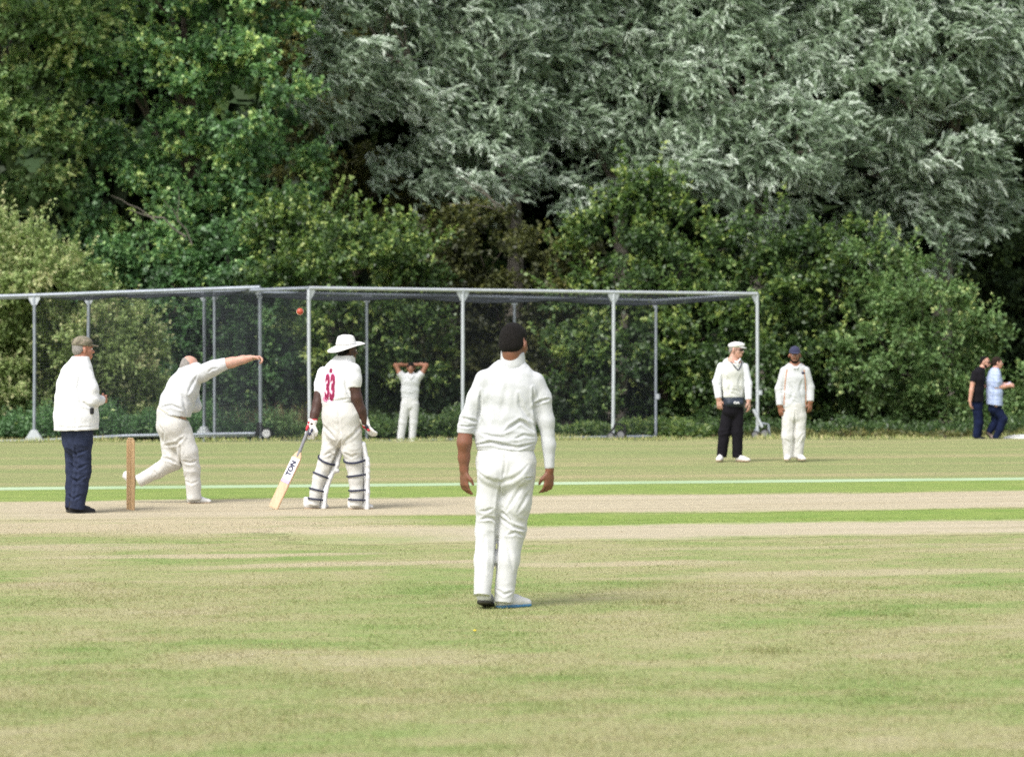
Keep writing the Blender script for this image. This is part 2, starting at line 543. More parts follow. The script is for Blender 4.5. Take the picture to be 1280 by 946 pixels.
def netting(parent, panels):
    V, F, b = [], [], 0
    for fn, nu, nv in panels:
        v, f = net_panel(fn, nu, nv)
        V.append(v); F.append(f + b); b += len(v)
    me = mesh_np('netting', np.concatenate(V) - np.array(parent.location), np.concatenate(F))
    return tag(link('netting', me, M_CORD, parent), kind='stuff')

def wall_net(A, B, zt, zb, cell=0.048, belly=0.12, ph=0.0):
    A, B = np.array(A, float), np.array(B, float)
    L = np.linalg.norm(B - A)
    nrm = np.array([-(B - A)[1], (B - A)[0], 0]) / L
    def fn(s, t):
        p = A + (B - A) * s
        top, bot = p + [0, 0, zt(s)], p + [0, 0, zb(s)]
        q = top + (bot - top) * t
        return q + nrm * belly * math.sin(math.pi * t) * math.sin(s * 9 + ph) * 0.6 + np.array([0, 0, -0.05 * abs(math.sin(s * L * 1.3)) * (1 - t)])
    return fn, int(L / cell), int(3.1 / cell)

def roof_net(A, B, C, D, za, zb_, sag=0.22, cell=0.075):
    """A-B front top edge, D-C back top edge"""
    A, B, C, D = (np.array(p, float) for p in (A, B, C, D))
    def fn(s, t):
        f = A + (B - A) * s; k = D + (C - D) * s
        p = f + (k - f) * t
        z = za(s) * (1 - t) + zb_(s) * t
        bay = abs(math.sin(math.pi * s * 3))
        return p + np.array([0, 0, z - sag * math.sin(math.pi * t) * (0.35 + 0.65 * bay) - 0.03])
    return fn, int(np.linalg.norm(B - A) / cell), int(np.linalg.norm(D - A) / cell)

def pole(root, o, x, y, zt, zb, r=0.043, mat=None):
    lx, ly = rng.normal(0, 0.012, 2)      # old poles: none is quite straight
    m = MB(); m.tube([(x - o[0] + lx, y - o[1] + ly, zb - o[2]), (x - o[0] + rng.normal(0, 0.012), y - o[1], (zb + zt) / 2 - o[2]), (x - o[0], y - o[1], zt - o[2])], r, 12)
    return m.build('pole', mat or M_STEEL, root)

def gusset(root, o, x, y, zt, dirv, both=True, w=0.14, h=0.19):
    """triangular plates that brace a pole under its rail"""
    d = np.array([dirv[0], dirv[1], 0.0]); d /= np.linalg.norm(d)
    nrm = np.array([-d[1], d[0], 0])
    c = np.array([x - o[0], y - o[1], zt - o[2]])
    L = -w if both else 0.0
    poly = [c + d * L + [0, 0, 0.03], c + d * w + [0, 0, 0.03], c + d * w - [0, 0, 0.03], c + d * 0.05 - [0, 0, h], c - d * 0.05 - [0, 0, h]]
    if both: poly.append(c - d * w - [0, 0, 0.03])
    m = MB(); m.prism(poly, nrm * 0.024 if both else nrm * 0.02)
    return m.build('bracket', M_WHITESTEEL, root, False)

def wheel(root, o, x, y, z, rad=0.115, ax=(0, 1, 0), hub=None):
    q = Vector(ax).to_track_quat('Z', 'Y').to_matrix().to_4x4()
    M = Matrix.Translation((x - o[0], y - o[1], z - o[2])) @ q
    m = MB(); m.lathe([(rad * 0.72, -0.03), (rad * 0.95, -0.03), (rad, -0.02), (rad, 0.02), (rad * 0.95, 0.03), (rad * 0.72, 0.03)], 20, M)
    w = m.build('wheel', M_RUBBER, root)
    h = MB(); h.lathe([(rad * 0.70, -0.036), (rad * 0.70, 0.036)], 18, M)
    for k in range(5):
        a = k * 2 * math.pi / 5
        h.lathe([(rad * 0.12, -0.042), (rad * 0.12, 0.042)], 8, M @ Matrix.Translation((rad * 0.45 * math.cos(a), rad * 0.45 * math.sin(a), 0)))
    h.build('hub', hub or M_GREYHUB, w)
    return w

def rail(root, o, pts, r=0.04, mat=None, name='rail'):
    m = MB(); m.tube([np.array(p) - o for p in pts], r, 10)
    return m.build(name, mat or M_STEEL, root)

# right hand cage: a front row of four poles, a back row of four, a roof net between them
fa, fb = px2w(386, 362, 57.4), px2w(947, 368, 63.1)
ftop = lambda s: fa[2] + (fb[2] - fa[2]) * s
F4 = [fa + (fb - fa) * s for s in (0, 0.328, 0.668, 1.0)]
F4 = [px2w(px, 0, 1) * d for px, d in ((386, 57.4), (578.5, 59.3), (767, 61.1), (946.5, 63.1))]
B4 = [px2w(px, 0, 1) * d for px, d in ((268, 60.8), (458.5, 62.6), (643, 64.4), (820, 66.2))]
ftz = [px2w(0, y, d)[2] for y, d in ((362, 57.4), (364.5, 59.3), (367, 61.1), (369, 63.1))]
btz = [px2w(0, y, d)[2] for y, d in ((366, 60.8), (369.5, 62.6), (373, 64.4), (377, 66.2))]
o = np.array([F4[0][0], F4[0][1], gz(F4[0][1])])
cage = empty('net_cage', o, 'long grey steel cricket net cage with roof netting, to the right of the batsman', 'net cage')
fdir = (F4[3] - F4[0])[:2]; wdir = (B4[3] - F4[3])[:2]
for i, (p, z) in enumerate(zip(F4, ftz)):
    pole(cage, o, p[0], p[1], z, gz(p[1], p[0]) + 0.05, 0.037, M_WHITESTEEL)
    gusset(cage, o, p[0], p[1] - 0.004, z - 0.01, fdir if i < 3 else -fdir, both=0 < i < 3)
for i, (p, z) in enumerate(zip(B4, btz)):
    pole(cage, o, p[0], p[1], z, gz(p[1], p[0]) + 0.02, 0.032)
    gusset(cage, o, p[0], p[1] - 0.004, z - 0.01, fdir if i < 3 else -fdir, both=0 < i < 3, w=0.12, h=0.15)
rail(cage, o, [(p[0], p[1], z + 0.03) for p, z in zip(F4, ftz)], 0.037, M_WHITESTEEL)
rail(cage, o, [(p[0], p[1], z + 0.025) for p, z in zip(B4, btz)], 0.03, M_STEEL)
for p, q, z1, z2 in ((F4[0], B4[0], ftz[0], btz[0]), (F4[3], B4[3], ftz[3], btz[3])):
    rail(cage, o, [(p[0], p[1], z1 + 0.028), (q[0], q[1], z2 + 0.023)], 0.036)
rail(cage, o, [(p[0], p[1], gz(p[1]) + 0.06) for p in B4], 0.034)
fz = lambda s: float(np.interp(s, [0, 0.33, 0.67, 1], ftz)); bz = lambda s: float(np.interp(s, [0, 0.33, 0.67, 1], btz))
flat = lambda p: (p[0], p[1], 0)
netting(cage, [
    roof_net(flat(F4[0]), flat(F4[3]), flat(B4[3]), flat(B4[0]), fz, bz, 0.15),
    wall_net(flat(B4[0]), flat(B4[3]), bz, lambda s: -0.40, belly=0.1),
    wall_net(flat(F4[0]), flat(B4[0]), lambda s: ftz[0], lambda s: -0.33, belly=0.15, ph=1.2)])
# transport wheels and jack levers of the front poles
for (px, d, lever) in ((767, 61.1, False), (947, 63.1, True)):
    p = px2w(px, 0, 1) * d; g = gz(d); g += 0.16
    wheel(cage, o, p[0] + 0.16, p[1] - 0.05, g + 0.06, 0.105, (0.3, 1, 0))
    wheel(cage, o, p[0] - 0.06, p[1] - 0.12, g + 0.03, 0.09, (0.3, 1, 0))
    m = MB()
    m.tube([(p[0] - 0.08 - o[0], p[1] - o[1], g + 0.06 - o[2]), (p[0] + 0.05 - o[0], p[1] - 0.02 - o[1], g + 0.30 - o[2]), (p[0] + 0.24 - o[0], p[1] - 0.03 - o[1], g + 0.26 - o[2]), (p[0] + 0.27 - o[0], p[1] - 0.05 - o[1], g - 0.05 - o[2])], 0.028, 8)
    m.build('wheel_bracket', M_RUBBER if not lever else M_STEEL, cage)
    if lever:
        m = MB(); m.tube([(p[0] - 0.10 - o[0], p[1] - 0.06 - o[1], g + 0.60 - o[2]), (p[0] + 0.10 - o[0], p[1] - 0.08 - o[1], g + 0.20 - o[2])], 0.035, 8)
        m.build('jack_lever', M_WHITESTEEL, cage)
        m = MB(); m.lathe([(0.05, -0.05), (0.05, 0.05)], 10, Matrix.Translation((p[0] + 0.06 - o[0], p[1] - o[1], g + 0.98 - o[2])))
        m.build('clamp', M_WHITESTEEL, cage)
p = B4[3]
m = MB(); m.lathe([(0.055, -0.06), (0.055, 0.06)], 10, Matrix.Translation((p[0] + 0.04 - o[0], p[1] - o[1], gz(p[1]) + 1.0 - o[2])))
m.build('clamp', M_WHITESTEEL, cage)

# left hand cage: runs out of the picture to the left
near = px2w(325, 0, 1) * 59.4
P255, P111, P43 = px2w(255, 0, 1) * 62.4, px2w(111, 0, 1) * 62.4, px2w(43, 0, 1) * 60.4
P_out = P43 + (P43 - near) * 0.9
Q_out = P111 + (P111 - P255) * 1.6
zt = {k: px2w(0, y, d)[2] for k, y, d in (('near', 361, 59.4), ('255', 366, 62.4), ('111', 370, 62.4), ('43', 371, 60.4))}
zo = px2w(0, 376, 61.2)[2]
o = np.array([near[0], near[1], gz(near[1])])
cage2 = empty('net_cage', o, 'grey steel cricket net cage behind the umpire and bowler, running out at the left', 'net cage')
odir = (P43 - near)[:2]
pole(cage2, o, near[0], near[1], zt['near'], gz(near[1], near[0]) + 0.10, 0.038)
gusset(cage2, o, near[0], near[1] - 0.004, zt['near'] - 0.01, odir, False)
for P, k in ((P255, '255'), (P111, '111'), (P43, '43')):
    pole(cage2, o, P[0], P[1], zt[k], gz(P[1], P[0]) + 0.02, 0.034)
    gusset(cage2, o, P[0], P[1] - 0.004, zt[k] - 0.01, odir, k != '255', w=0.13, h=0.17)
for P, z, d in ((P255, 0, odir), (P43, 0, odir)):
    dd = np.array([odir[0], odir[1], 0]) / np.linalg.norm(odir)
    c = np.array([P[0], P[1] - 0.05, gz(P[1]) + (0.06 if P is P43 else 0.16)]) - o
    m = MB(); m.prism([c - dd * 0.22, c + dd * 0.22, c + dd * 0.06 + [0, 0, 0.24], c - dd * 0.06 + [0, 0, 0.24]], (0.01, 0.06, 0))
    m.build('foot_plate', M_WHITESTEEL, cage2, False)
rail(cage2, o, [(near[0], near[1], zt['near'] + 0.03), (P43[0], P43[1], zt['43'] + 0.03), (P_out[0], P_out[1], zo)], 0.040, M_STEEL)
rail(cage2, o, [(near[0], near[1], zt['near'] + 0.02), (P255[0], P255[1], zt['255'] + 0.02), (P111[0], P111[1], zt['111'] + 0.02), (Q_out[0], Q_out[1], zo)], 0.03)
lo = lambda P, h: (P[0], P[1], gz(P[1], P[0]) + h)
rail(cage2, o, [lo(near, 0.20), (P43[0] + 2.0, P43[1], gz(P43[1]) + 0.17), lo(P43, 0.10), lo(P_out, 0.10)], 0.034, M_STEEL)
rail(cage2, o, [lo(near, 0.16), lo(P255, 0.2)], 0.03, M_STEEL)
wheel(cage2, o, near[0] + 0.15, near[1] - 0.08, gz(near[1], near[0]) + 0.20, 0.125, (0.25, 1, 0), M_HUB)
m = MB(); m.prism([np.array([near[0] - 0.12, near[1], gz(near[1]) + 0.12]) - o, np.array([near[0] + 0.14, near[1], gz(near[1]) + 0.14]) - o,
                   np.array([near[0] + 0.03, near[1], gz(near[1]) + 0.42]) - o, np.array([near[0] - 0.05, near[1], gz(near[1]) + 0.42]) - o], (0, 0.07, 0))
m.build('wheel_bracket', M_RUBBER, cage2, False)
netting(cage2, [
    wall_net(flat(near), flat(P255), lambda s: zt['near'] + (zt['255'] - zt['near']) * s, lambda s: -0.2, belly=0.12, cell=0.05),
    wall_net(flat(P255), flat(P111), lambda s: zt['255'], lambda s: -0.3, belly=0.1),
    roof_net(flat(near), flat(P43), flat(P111), flat(P255), lambda s: zt['near'] + (zt['43'] - zt['near']) * s, lambda s: zt['255'], 0.10),
    wall_net(flat(near), flat(P43), lambda s: zt['near'] + (zt['43'] - zt['near']) * s, lambda s: -0.2, belly=0.05, cell=0.07)])
# ---------------------------------------------------------------- trees and bushes
def unit(a):
    return a / (np.linalg.norm(a, axis=-1, keepdims=True) + 1e-9)

def leaves_mesh(name, C, D, Nn, L, W, tint, fold=0.12, droop=0.18):
    D = unit(D); S = unit(np.cross(D, Nn)); Nn = np.cross(S, D)
    L = L[:, None]; W = W[:, None]
    mid = C + D * L * 0.45
    V = np.stack([C, mid + S * W / 2 + Nn * W * fold, C + D * L - Nn * L * droop, mid - S * W / 2 + Nn * W * fold], 1)
    n = len(C)
    me = mesh_np(name, V.reshape(-1, 3), np.arange(n * 4).reshape(-1, 4))
    at = me.attributes.new('tint', 'FLOAT', 'POINT')
    at.data.foreach_set('value', np.repeat(np.clip(tint, 0, 1), 4).astype(np.float32))
    return me

def sphere_dirs(n, front=0.0):
    d = unit(rng.normal(size=(n, 3)))
    if front:
        flip = (d[:, 1] > 0.15) & (rng.uniform(size=n) < front)
        d[flip, 1] *= -1
    return d

def broad_crown(lobes, leaf=(0.118, 0.078), cover=3.3, clump=0.30, tone=(0.5, 0.25), twig=0.42, shoots=0, per_clump=260):
    """lobes: (centre, radius). clumps of leafy twigs spread through each lobe"""
    Cs, Ds, Ns, Ts = [], [], [], []
    la = leaf[0] * leaf[1] * 0.5
    for c, r in lobes:
        n_leaf = int(cover * math.pi * r * r * 1.25 / la)
        per_twig = 10
        ncl = max(6, n_leaf // per_clump)
        dirs = sphere_dirs(ncl, 0.75)
        rad = r * rng.uniform(0.35, 1.08, ncl) ** 0.6
        sq = np.array([1, 0.9, 0.85])
        cc = c + dirs * rad[:, None] * sq
        ntw = per_clump // per_twig
        b = np.repeat(cc, ntw, 0) + rng.normal(size=(ncl * ntw, 3)) * clump * np.array([0.62, 0.62, 0.26])
        out = np.repeat(dirs, ntw, 0)
        td = unit(out * 0.7 + np.array([0, 0, 0.35]) + rng.normal(size=b.shape) * 0.55)
        tl = rng.uniform(0.5, 1.1, len(b)) * twig
        ct = np.repeat(rng.normal(tone[0], tone[1] * 0.5, ncl), ntw)
        t = np.tile(np.linspace(0.15, 1, per_twig), len(b))
        P = np.repeat(b, per_twig, 0) + np.repeat(td * tl[:, None], per_twig, 0) * t[:, None] + np.array([0, 0, -0.12]) * (t ** 2)[:, None] * np.repeat(tl, per_twig)[:, None]
        P += rng.normal(size=P.shape) * 0.02
        side = rng.normal(size=P.shape)
        Ds.append(np.repeat(td, per_twig, 0) * 0.5 + side * 0.6 + np.array([0, 0, -0.15]))
        Ns.append(np.repeat(out * 0.5 + rng.normal(size=b.shape) * 0.38, per_twig, 0) + np.array([0, -0.1, 0.65]) + rng.normal(size=P.shape) * 0.33)
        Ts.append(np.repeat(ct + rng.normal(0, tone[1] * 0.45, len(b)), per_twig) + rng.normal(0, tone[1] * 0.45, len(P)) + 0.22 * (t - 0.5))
        Cs.append(P)
    if shoots:                                  # long leafy shoots that break the outline
        kk = 18
        w8 = np.array([r for _, r in lobes]); pick = rng.choice(len(lobes), shoots, p=w8 / w8.sum())
        sdir = sphere_dirs(shoots, 0.8); sdir[:, 2] = np.abs(sdir[:, 2]) * 0.9
        sdir = unit(sdir)
        b = np.array([lobes[i][0] for i in pick]) + sdir * (np.array([lobes[i][1] for i in pick]) * 0.85)[:, None]
        td = unit(sdir * 0.7 + np.array([0, 0, 0.75]) + rng.normal(size=b.shape) * 0.35)
        tl = rng.uniform(0.45, 1.0, shoots)
        t = np.tile(np.linspace(0.1, 1, kk), shoots)
        P = np.repeat(b, kk, 0) + np.repeat(td * tl[:, None], kk, 0) * t[:, None] + rng.normal(size=(shoots * kk, 3)) * 0.025
        Cs.append(P); Ds.append(np.repeat(td, kk, 0) * 0.6 + rng.normal(size=P.shape) * 0.55)
        Ns.append(np.array([0, -0.2, 0.8]) + rng.normal(size=P.shape) * 0.4)
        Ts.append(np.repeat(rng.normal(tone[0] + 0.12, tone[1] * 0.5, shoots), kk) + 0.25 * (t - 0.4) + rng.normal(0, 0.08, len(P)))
    C, D, Nn, T = map(np.concatenate, (Cs, Ds, Ns, Ts))
    n = len(C)
    s = rng.uniform(0.65, 1.25, n)
    return C, D, Nn, leaf[0] * s, leaf[1] * s * rng.uniform(0.8, 1.15, n), T

def willow_crown(lobes, leaf=(0.18, 0.056), cover=3.0, tone=(0.55, 0.3)):
    """lobes filled with long shoots that rise, bend over and trail to the right in the wind"""
    Cs, Ds, Ns, Ts = [], [], [], []
    la = leaf[0] * leaf[1] * 0.5
    wind = np.array([0.75, -0.15, -0.55])
    for c, r in lobes:
        n_leaf = int(cover * math.pi * r * r * 1.25 / la)
        per_shoot, sh = 12, 13
        ncl = max(5, n_leaf // (per_shoot * sh))
        dirs = sphere_dirs(ncl, 0.75)
        rad = r * rng.uniform(0.45, 0.95, ncl) ** 0.5
        cc = c + dirs * rad[:, None] * np.array([1, 0.9, 0.9])
        b = np.repeat(cc, sh, 0) + rng.normal(size=(ncl * sh, 3)) * np.array([0.2, 0.22, 0.15])
        out = np.repeat(dirs, sh, 0)
        d0 = unit(out * 0.5 + np.array([0.0, -0.1, 0.8]) + rng.normal(size=b.shape) * 0.4)
        L = rng.uniform(0.25, 0.55, len(b))
        w = unit(wind + np.repeat(rng.normal(size=(ncl, 3)) * 0.45, sh, 0) + rng.normal(size=b.shape) * 0.4)
        ct = np.repeat(rng.normal(tone[0], tone[1] * 0.8, ncl), sh)
        ts = np.linspace(0.05, 1, per_shoot)
        t = np.tile(ts, len(b))[:, None]
        d0r, wr, Lr = np.repeat(d0, per_shoot, 0), np.repeat(w, per_shoot, 0), np.repeat(L, per_shoot)[:, None]
        P = np.repeat(b, per_shoot, 0) + Lr * (d0r * (t - 0.55 * t * t) + wr * 0.8 * t * t)
        tan = unit(d0r * (1 - 1.1 * t) + wr * 1.6 * t)
        Cs.append(P + rng.normal(size=P.shape) * 0.012)
        Ds.append(tan * 0.75 + wr * 0.45 + rng.normal(size=P.shape) * 0.33)
        Ns.append(np.array([0, -0.35, 0.6]) + np.repeat(out * 0.35 + rng.normal(size=b.shape) * 0.45, per_shoot, 0) + rng.normal(size=P.shape) * 0.25)
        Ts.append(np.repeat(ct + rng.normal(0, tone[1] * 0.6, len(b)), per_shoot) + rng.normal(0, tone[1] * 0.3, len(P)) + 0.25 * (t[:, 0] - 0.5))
    C, D, Nn, T = map(np.concatenate, (Cs, Ds, Ns, Ts))
    n = len(C)
    s = rng.uniform(0.65, 1.2, n)
    return C, D, Nn, leaf[0] * s, leaf[1] * s, T

M_BARK = plain('grey_brown_bark', (0.10, 0.082, 0.062), 0.9, 0, 0.4, 7, 0.6)
M_BARK2 = plain('pale_grey_bark', (0.17, 0.15, 0.12), 0.9, 0, 0.4, 7, 0.6)
_lm = leaf_mat
def leaf_mat(name, stops, *a, gain=1.7):
    return _lm(name, [(p, tuple(c * gain for c in col)) for p, col in stops], *a)
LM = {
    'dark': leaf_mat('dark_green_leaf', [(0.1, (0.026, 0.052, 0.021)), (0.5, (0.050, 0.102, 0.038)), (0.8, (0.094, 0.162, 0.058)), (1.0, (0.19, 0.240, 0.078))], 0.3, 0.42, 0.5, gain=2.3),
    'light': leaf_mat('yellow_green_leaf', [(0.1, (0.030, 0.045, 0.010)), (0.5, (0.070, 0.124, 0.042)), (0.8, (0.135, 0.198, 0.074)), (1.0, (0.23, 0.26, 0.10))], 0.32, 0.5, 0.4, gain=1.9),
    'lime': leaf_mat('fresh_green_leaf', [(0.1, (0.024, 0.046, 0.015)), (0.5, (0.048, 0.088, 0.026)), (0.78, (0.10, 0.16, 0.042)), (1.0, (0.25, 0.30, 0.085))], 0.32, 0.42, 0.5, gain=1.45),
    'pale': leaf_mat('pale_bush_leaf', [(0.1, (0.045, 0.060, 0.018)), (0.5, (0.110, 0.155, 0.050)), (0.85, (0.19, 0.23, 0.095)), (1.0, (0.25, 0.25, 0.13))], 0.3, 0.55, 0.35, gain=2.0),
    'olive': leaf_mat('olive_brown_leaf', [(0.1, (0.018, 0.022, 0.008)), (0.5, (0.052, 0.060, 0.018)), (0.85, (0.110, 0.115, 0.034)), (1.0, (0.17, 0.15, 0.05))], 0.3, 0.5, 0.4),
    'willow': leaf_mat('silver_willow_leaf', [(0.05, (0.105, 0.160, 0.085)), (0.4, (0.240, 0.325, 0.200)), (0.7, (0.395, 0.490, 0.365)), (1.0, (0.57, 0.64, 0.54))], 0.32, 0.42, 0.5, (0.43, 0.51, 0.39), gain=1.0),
    'deep': leaf_mat('painted_shade_leaf', [(0.1, (0.006, 0.012, 0.005)), (0.5, (0.016, 0.030, 0.011)), (1.0, (0.045, 0.070, 0.020))], 0.1, 0.6, 0.3, gain=2.2),  # near-black leaves: shade inside the wood is put into the colour
}

def limb_mesh(m, a, b, r0, r1, wob=0.12):
    a, b = np.array(a, float), np.array(b, float)
    L = np.linalg.norm(b - a)
    pts = []
    for t in np.linspace(0, 1, 6):
        j = rng.normal(size=3) * wob * L * 0.16 * math.sin(math.pi * t)
        pts.append(a + (b - a) * t + j + np.array([0, 0, 0.10 * L * math.sin(math.pi * t) * (1 if b[2] > a[2] else 0.3)]))
    m.tube(pts, list(np.linspace(r0, r1, 6)), 7)

def tree(name, d, lobes_px, kind, label, cat='tree', group=None, trunk_px=None, tr=0.2, dd=1.6, bark=None, willow=False, limbs=None, bare=(), **kw):
    """lobes_px: (px, py, radius px) read off the photograph, spread in depth around d"""
    s = FPX / d
    lobes = []
    for k, L in enumerate(lobes_px):
        dy = L[3] if len(L) > 3 else rng.uniform(-0.4, 1.0) * dd
        dep = d + dy
        c = px2w(L[0], L[1], dep)
        lobes.append((c, L[2] / s))
    cx = trunk_px if trunk_px is not None else np.mean([L[0] for L in lobes_px])
    dep = d + dd * 0.7
    bx = (cx - CX) / FPX * dep
    g = gz(dep)
    base = np.array([bx, dep, g])
    root = empty(name, base, label, cat, group)
    A = (willow_crown if willow else broad_crown)(lobes, **kw)
    A = (A[0] - base,) + A[1:]
    keep = A[0][:, 2] > 0.02
    A = tuple(a[keep] for a in A)
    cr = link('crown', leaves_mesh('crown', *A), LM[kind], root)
    tag(cr, kind='stuff')
    # trunk and limbs
    top = max(c[2] + 0.3 * r for c, r in lobes) - g
    zt = min(0.62 * top, 9)
    m = MB()
    pts = [(0, 0, -0.1)]
    for t in (0.1, 0.3, 0.55, 0.8, 1.0):
        pts.append((rng.normal() * 0.12 * t * zt / 4, rng.normal() * 0.1 * t, t * zt))
    m.tube(pts, [tr * 1.5, tr * 1.1, tr * 0.95, tr * 0.8, tr * 0.62, tr * 0.4], 9)
    m.build('trunk', bark or M_BARK, root)
    order = sorted(range(len(lobes)), key=lambda i: -lobes[i][1])[: (limbs or 5)]
    for i in order:
        c, r = lobes[i]
        c = c - base
        f = np.clip((c[2] - 0.8) / max(zt, 0.1), 0.15, 0.95) * 0.8
        a = np.array([np.interp(f * zt, [q[2] for q in pts], [q[j] for q in pts]) for j in (0, 1)] + [f * zt])
        m = MB()
        limb_mesh(m, a, c, tr * 0.45, tr * 0.10)
        for k in range(4):
            e = c + unit(rng.normal(size=3) + np.array([0, -0.4, 0.3])) * r * 0.75
            limb_mesh(m, a + (c - a) * rng.uniform(0.45, 0.95), e, tr * 0.18, tr * 0.05)
        m.build('limb', bark or M_BARK, root)
    for (x0, y0, x1, y1, dy, rr) in bare:
        m = MB()
        p, q = px2w(x0, y0, d + dy) - base, px2w(x1, y1, d + dy - 0.3) - base
        limb_mesh(m, p, q, rr, rr * 0.4, 0.25)
        limb_mesh(m, p + (q - p) * 0.5, q + np.array([rng.normal() * 0.3, 0, 0.35]), rr * 0.6, rr * 0.25, 0.2)
        m.build('limb', M_BARK2, root)
    return root

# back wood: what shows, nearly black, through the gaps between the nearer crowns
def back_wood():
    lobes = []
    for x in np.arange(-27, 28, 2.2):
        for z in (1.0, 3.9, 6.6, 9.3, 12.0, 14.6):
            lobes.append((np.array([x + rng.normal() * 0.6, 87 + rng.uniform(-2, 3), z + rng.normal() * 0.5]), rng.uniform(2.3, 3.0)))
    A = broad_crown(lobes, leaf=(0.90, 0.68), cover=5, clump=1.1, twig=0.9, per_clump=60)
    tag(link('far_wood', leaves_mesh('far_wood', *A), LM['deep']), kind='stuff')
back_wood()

# leaf litter under the trees, and an added slope behind them that blocks sky in the gaps
M_LITTER = plain('leaf_litter', (0.045, 0.040, 0.024), 0.95, 0, 0.5, 1.5, 0.8)
def terrain(name, x0, x1, y0, y1, nx_, ny_, fz_):
    X, Y = np.meshgrid(np.linspace(x0, x1, nx_), np.linspace(y0, y1, ny_))
    Z = fz_(X, Y)
    i = (np.arange(ny_ - 1)[:, None] * nx_ + np.arange(nx_ - 1)[None, :]).ravel()
    me = mesh_np(name, np.stack([X.ravel(), Y.ravel(), Z.ravel()], 1), np.stack([i, i + 1, i + nx_ + 1, i + nx_], 1))
    return tag(link(name, me, M_LITTER if name == 'woodland_ground' else M_BACKDROP, smooth=True), kind='structure')
M_BACKDROP = plain('painted_shade_backdrop', (0.028, 0.040, 0.018), 0.95, 0, 0.6, 0.8, 1.0, 0, 2.5)  # added slope, with the dark of the gaps put into its colour
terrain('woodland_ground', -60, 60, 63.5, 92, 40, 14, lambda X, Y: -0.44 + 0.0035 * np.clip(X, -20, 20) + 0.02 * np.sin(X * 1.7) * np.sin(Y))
terrain('sky_gap_backdrop', -60, 60, 91, 135, 90, 60, lambda X, Y: -0.6 + 22 * np.clip((Y - 91) / 30, 0, 1) ** 0.8 + 0.7 * np.sin(X * 0.9 + Y * 0.4) * np.sin(Y * 0.7) + 0.4 * np.sin(X * 2.3) * np.sin(Y * 1.9 + X))

TG = 'trees along the far side of the field'
BG = 'bushes along the far side of the field'
tree('broadleaf_tree', 73, [(15, 50, 85), (-60, 150, 110), (40, 190, 72), (55, 110, 66), (5, 280, 55), (-50, 300, 80), (20, -60, 110), (85, 40, 50), (-40, -160, 110)], 'light',
     'light yellow-green leafy tree filling the upper left corner', 'tree', TG, shoots=200, trunk_px=-30, tr=0.25, leaf=(0.14, 0.09), tone=(0.56, 0.30))
tree('broadleaf_tree', 74, [(240, 60, 95), (180, 140, 90), (310, 120, 88), (240, 215, 92), (335, 215, 74), (150, 250, 62), (265, 300, 70), (130, 60, 66), (300, 20, 80), (345, 290, 58), (200, 330, 60), (120, 320, 50),
     (230, -80, 120), (310, -130, 90), (160, -140, 90)], 'dark', 'tall dark green broad-leaved tree above the bowler', 'tree', TG, shoots=260, trunk_px=225, tr=0.3, leaf=(0.135, 0.098), cover=3.1, tone=(0.50, 0.34),
     bare=((232, 296, 160, 262, -1.9, 0.028), (240, 306, 205, 250, -1.7, 0.02)))
tree('willow_tree', 77, [(470, 60, 92), (560, 130, 100), (610, 50, 95), (425, 110, 62), (600, 205, 72), (655, 150, 56), (555, 235, 46), (480, 215, 26), (520, -50, 120), (440, -60, 90), (610, -150, 120)], 'willow',
     'silver willow with wind-blown sprays above the young fielder', 'tree', TG, trunk_px=640, tr=0.28, bark=M_BARK2, willow=True, bare=((650, 285, 590, 235, -1.8, 0.03), (640, 280, 560, 255, -1.6, 0.02)))
tree('willow_tree', 78, [(755, 60, 92), (715, 140, 72), (800, 140, 82), (765, 205, 66), (705, 250, 42), (740, -50, 110), (690, 30, 72), (840, 215, 55), (790, -150, 120)], 'willow',
     'silver willow in the middle, straight above the near fielder', 'tree', TG, trunk_px=770, tr=0.26, bark=M_BARK2, willow=True)
tree('willow_tree', 76.5, [(930, 100, 96), (1000, 175, 84), (895, 195, 74), (985, 40, 100), (900, 25, 72), (955, 262, 54), (930, -70, 115), (1000, -160, 120)], 'willow',
     'silver willow above the white-capped umpire', 'tree', TG, trunk_px=945, tr=0.3, bark=M_BARK2, willow=True)
tree('willow_tree', 77.5, [(1120, 90, 108), (1200, 60, 92), (1090, 210, 92), (1180, 180, 84), (1145, 290, 62), (1062, 30, 88), (1215, 255, 48), (1255, 120, 66), (1290, 30, 80), (1130, -70, 125), (1240, -110, 120), (1080, 300, 46)], 'willow',
     'widest silver willow, filling the upper right', 'tree', TG, trunk_px=1180, tr=0.3, bark=M_BARK2, willow=True)
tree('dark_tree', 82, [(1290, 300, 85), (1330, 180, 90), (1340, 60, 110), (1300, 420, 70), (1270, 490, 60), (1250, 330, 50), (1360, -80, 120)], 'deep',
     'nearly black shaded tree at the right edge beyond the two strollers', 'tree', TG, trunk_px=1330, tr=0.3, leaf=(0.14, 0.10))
tree('olive_tree', 80, [(400, 60, 70), (400, 190, 75), (450, 250, 70), (520, 300, 70), (390, -60, 90), (360, 60, 50)], 'olive',
     'brownish olive tree in the dark gap between the dark tree and the willows', 'tree', TG, trunk_px=420, tr=0.2, leaf=(0.13, 0.08))
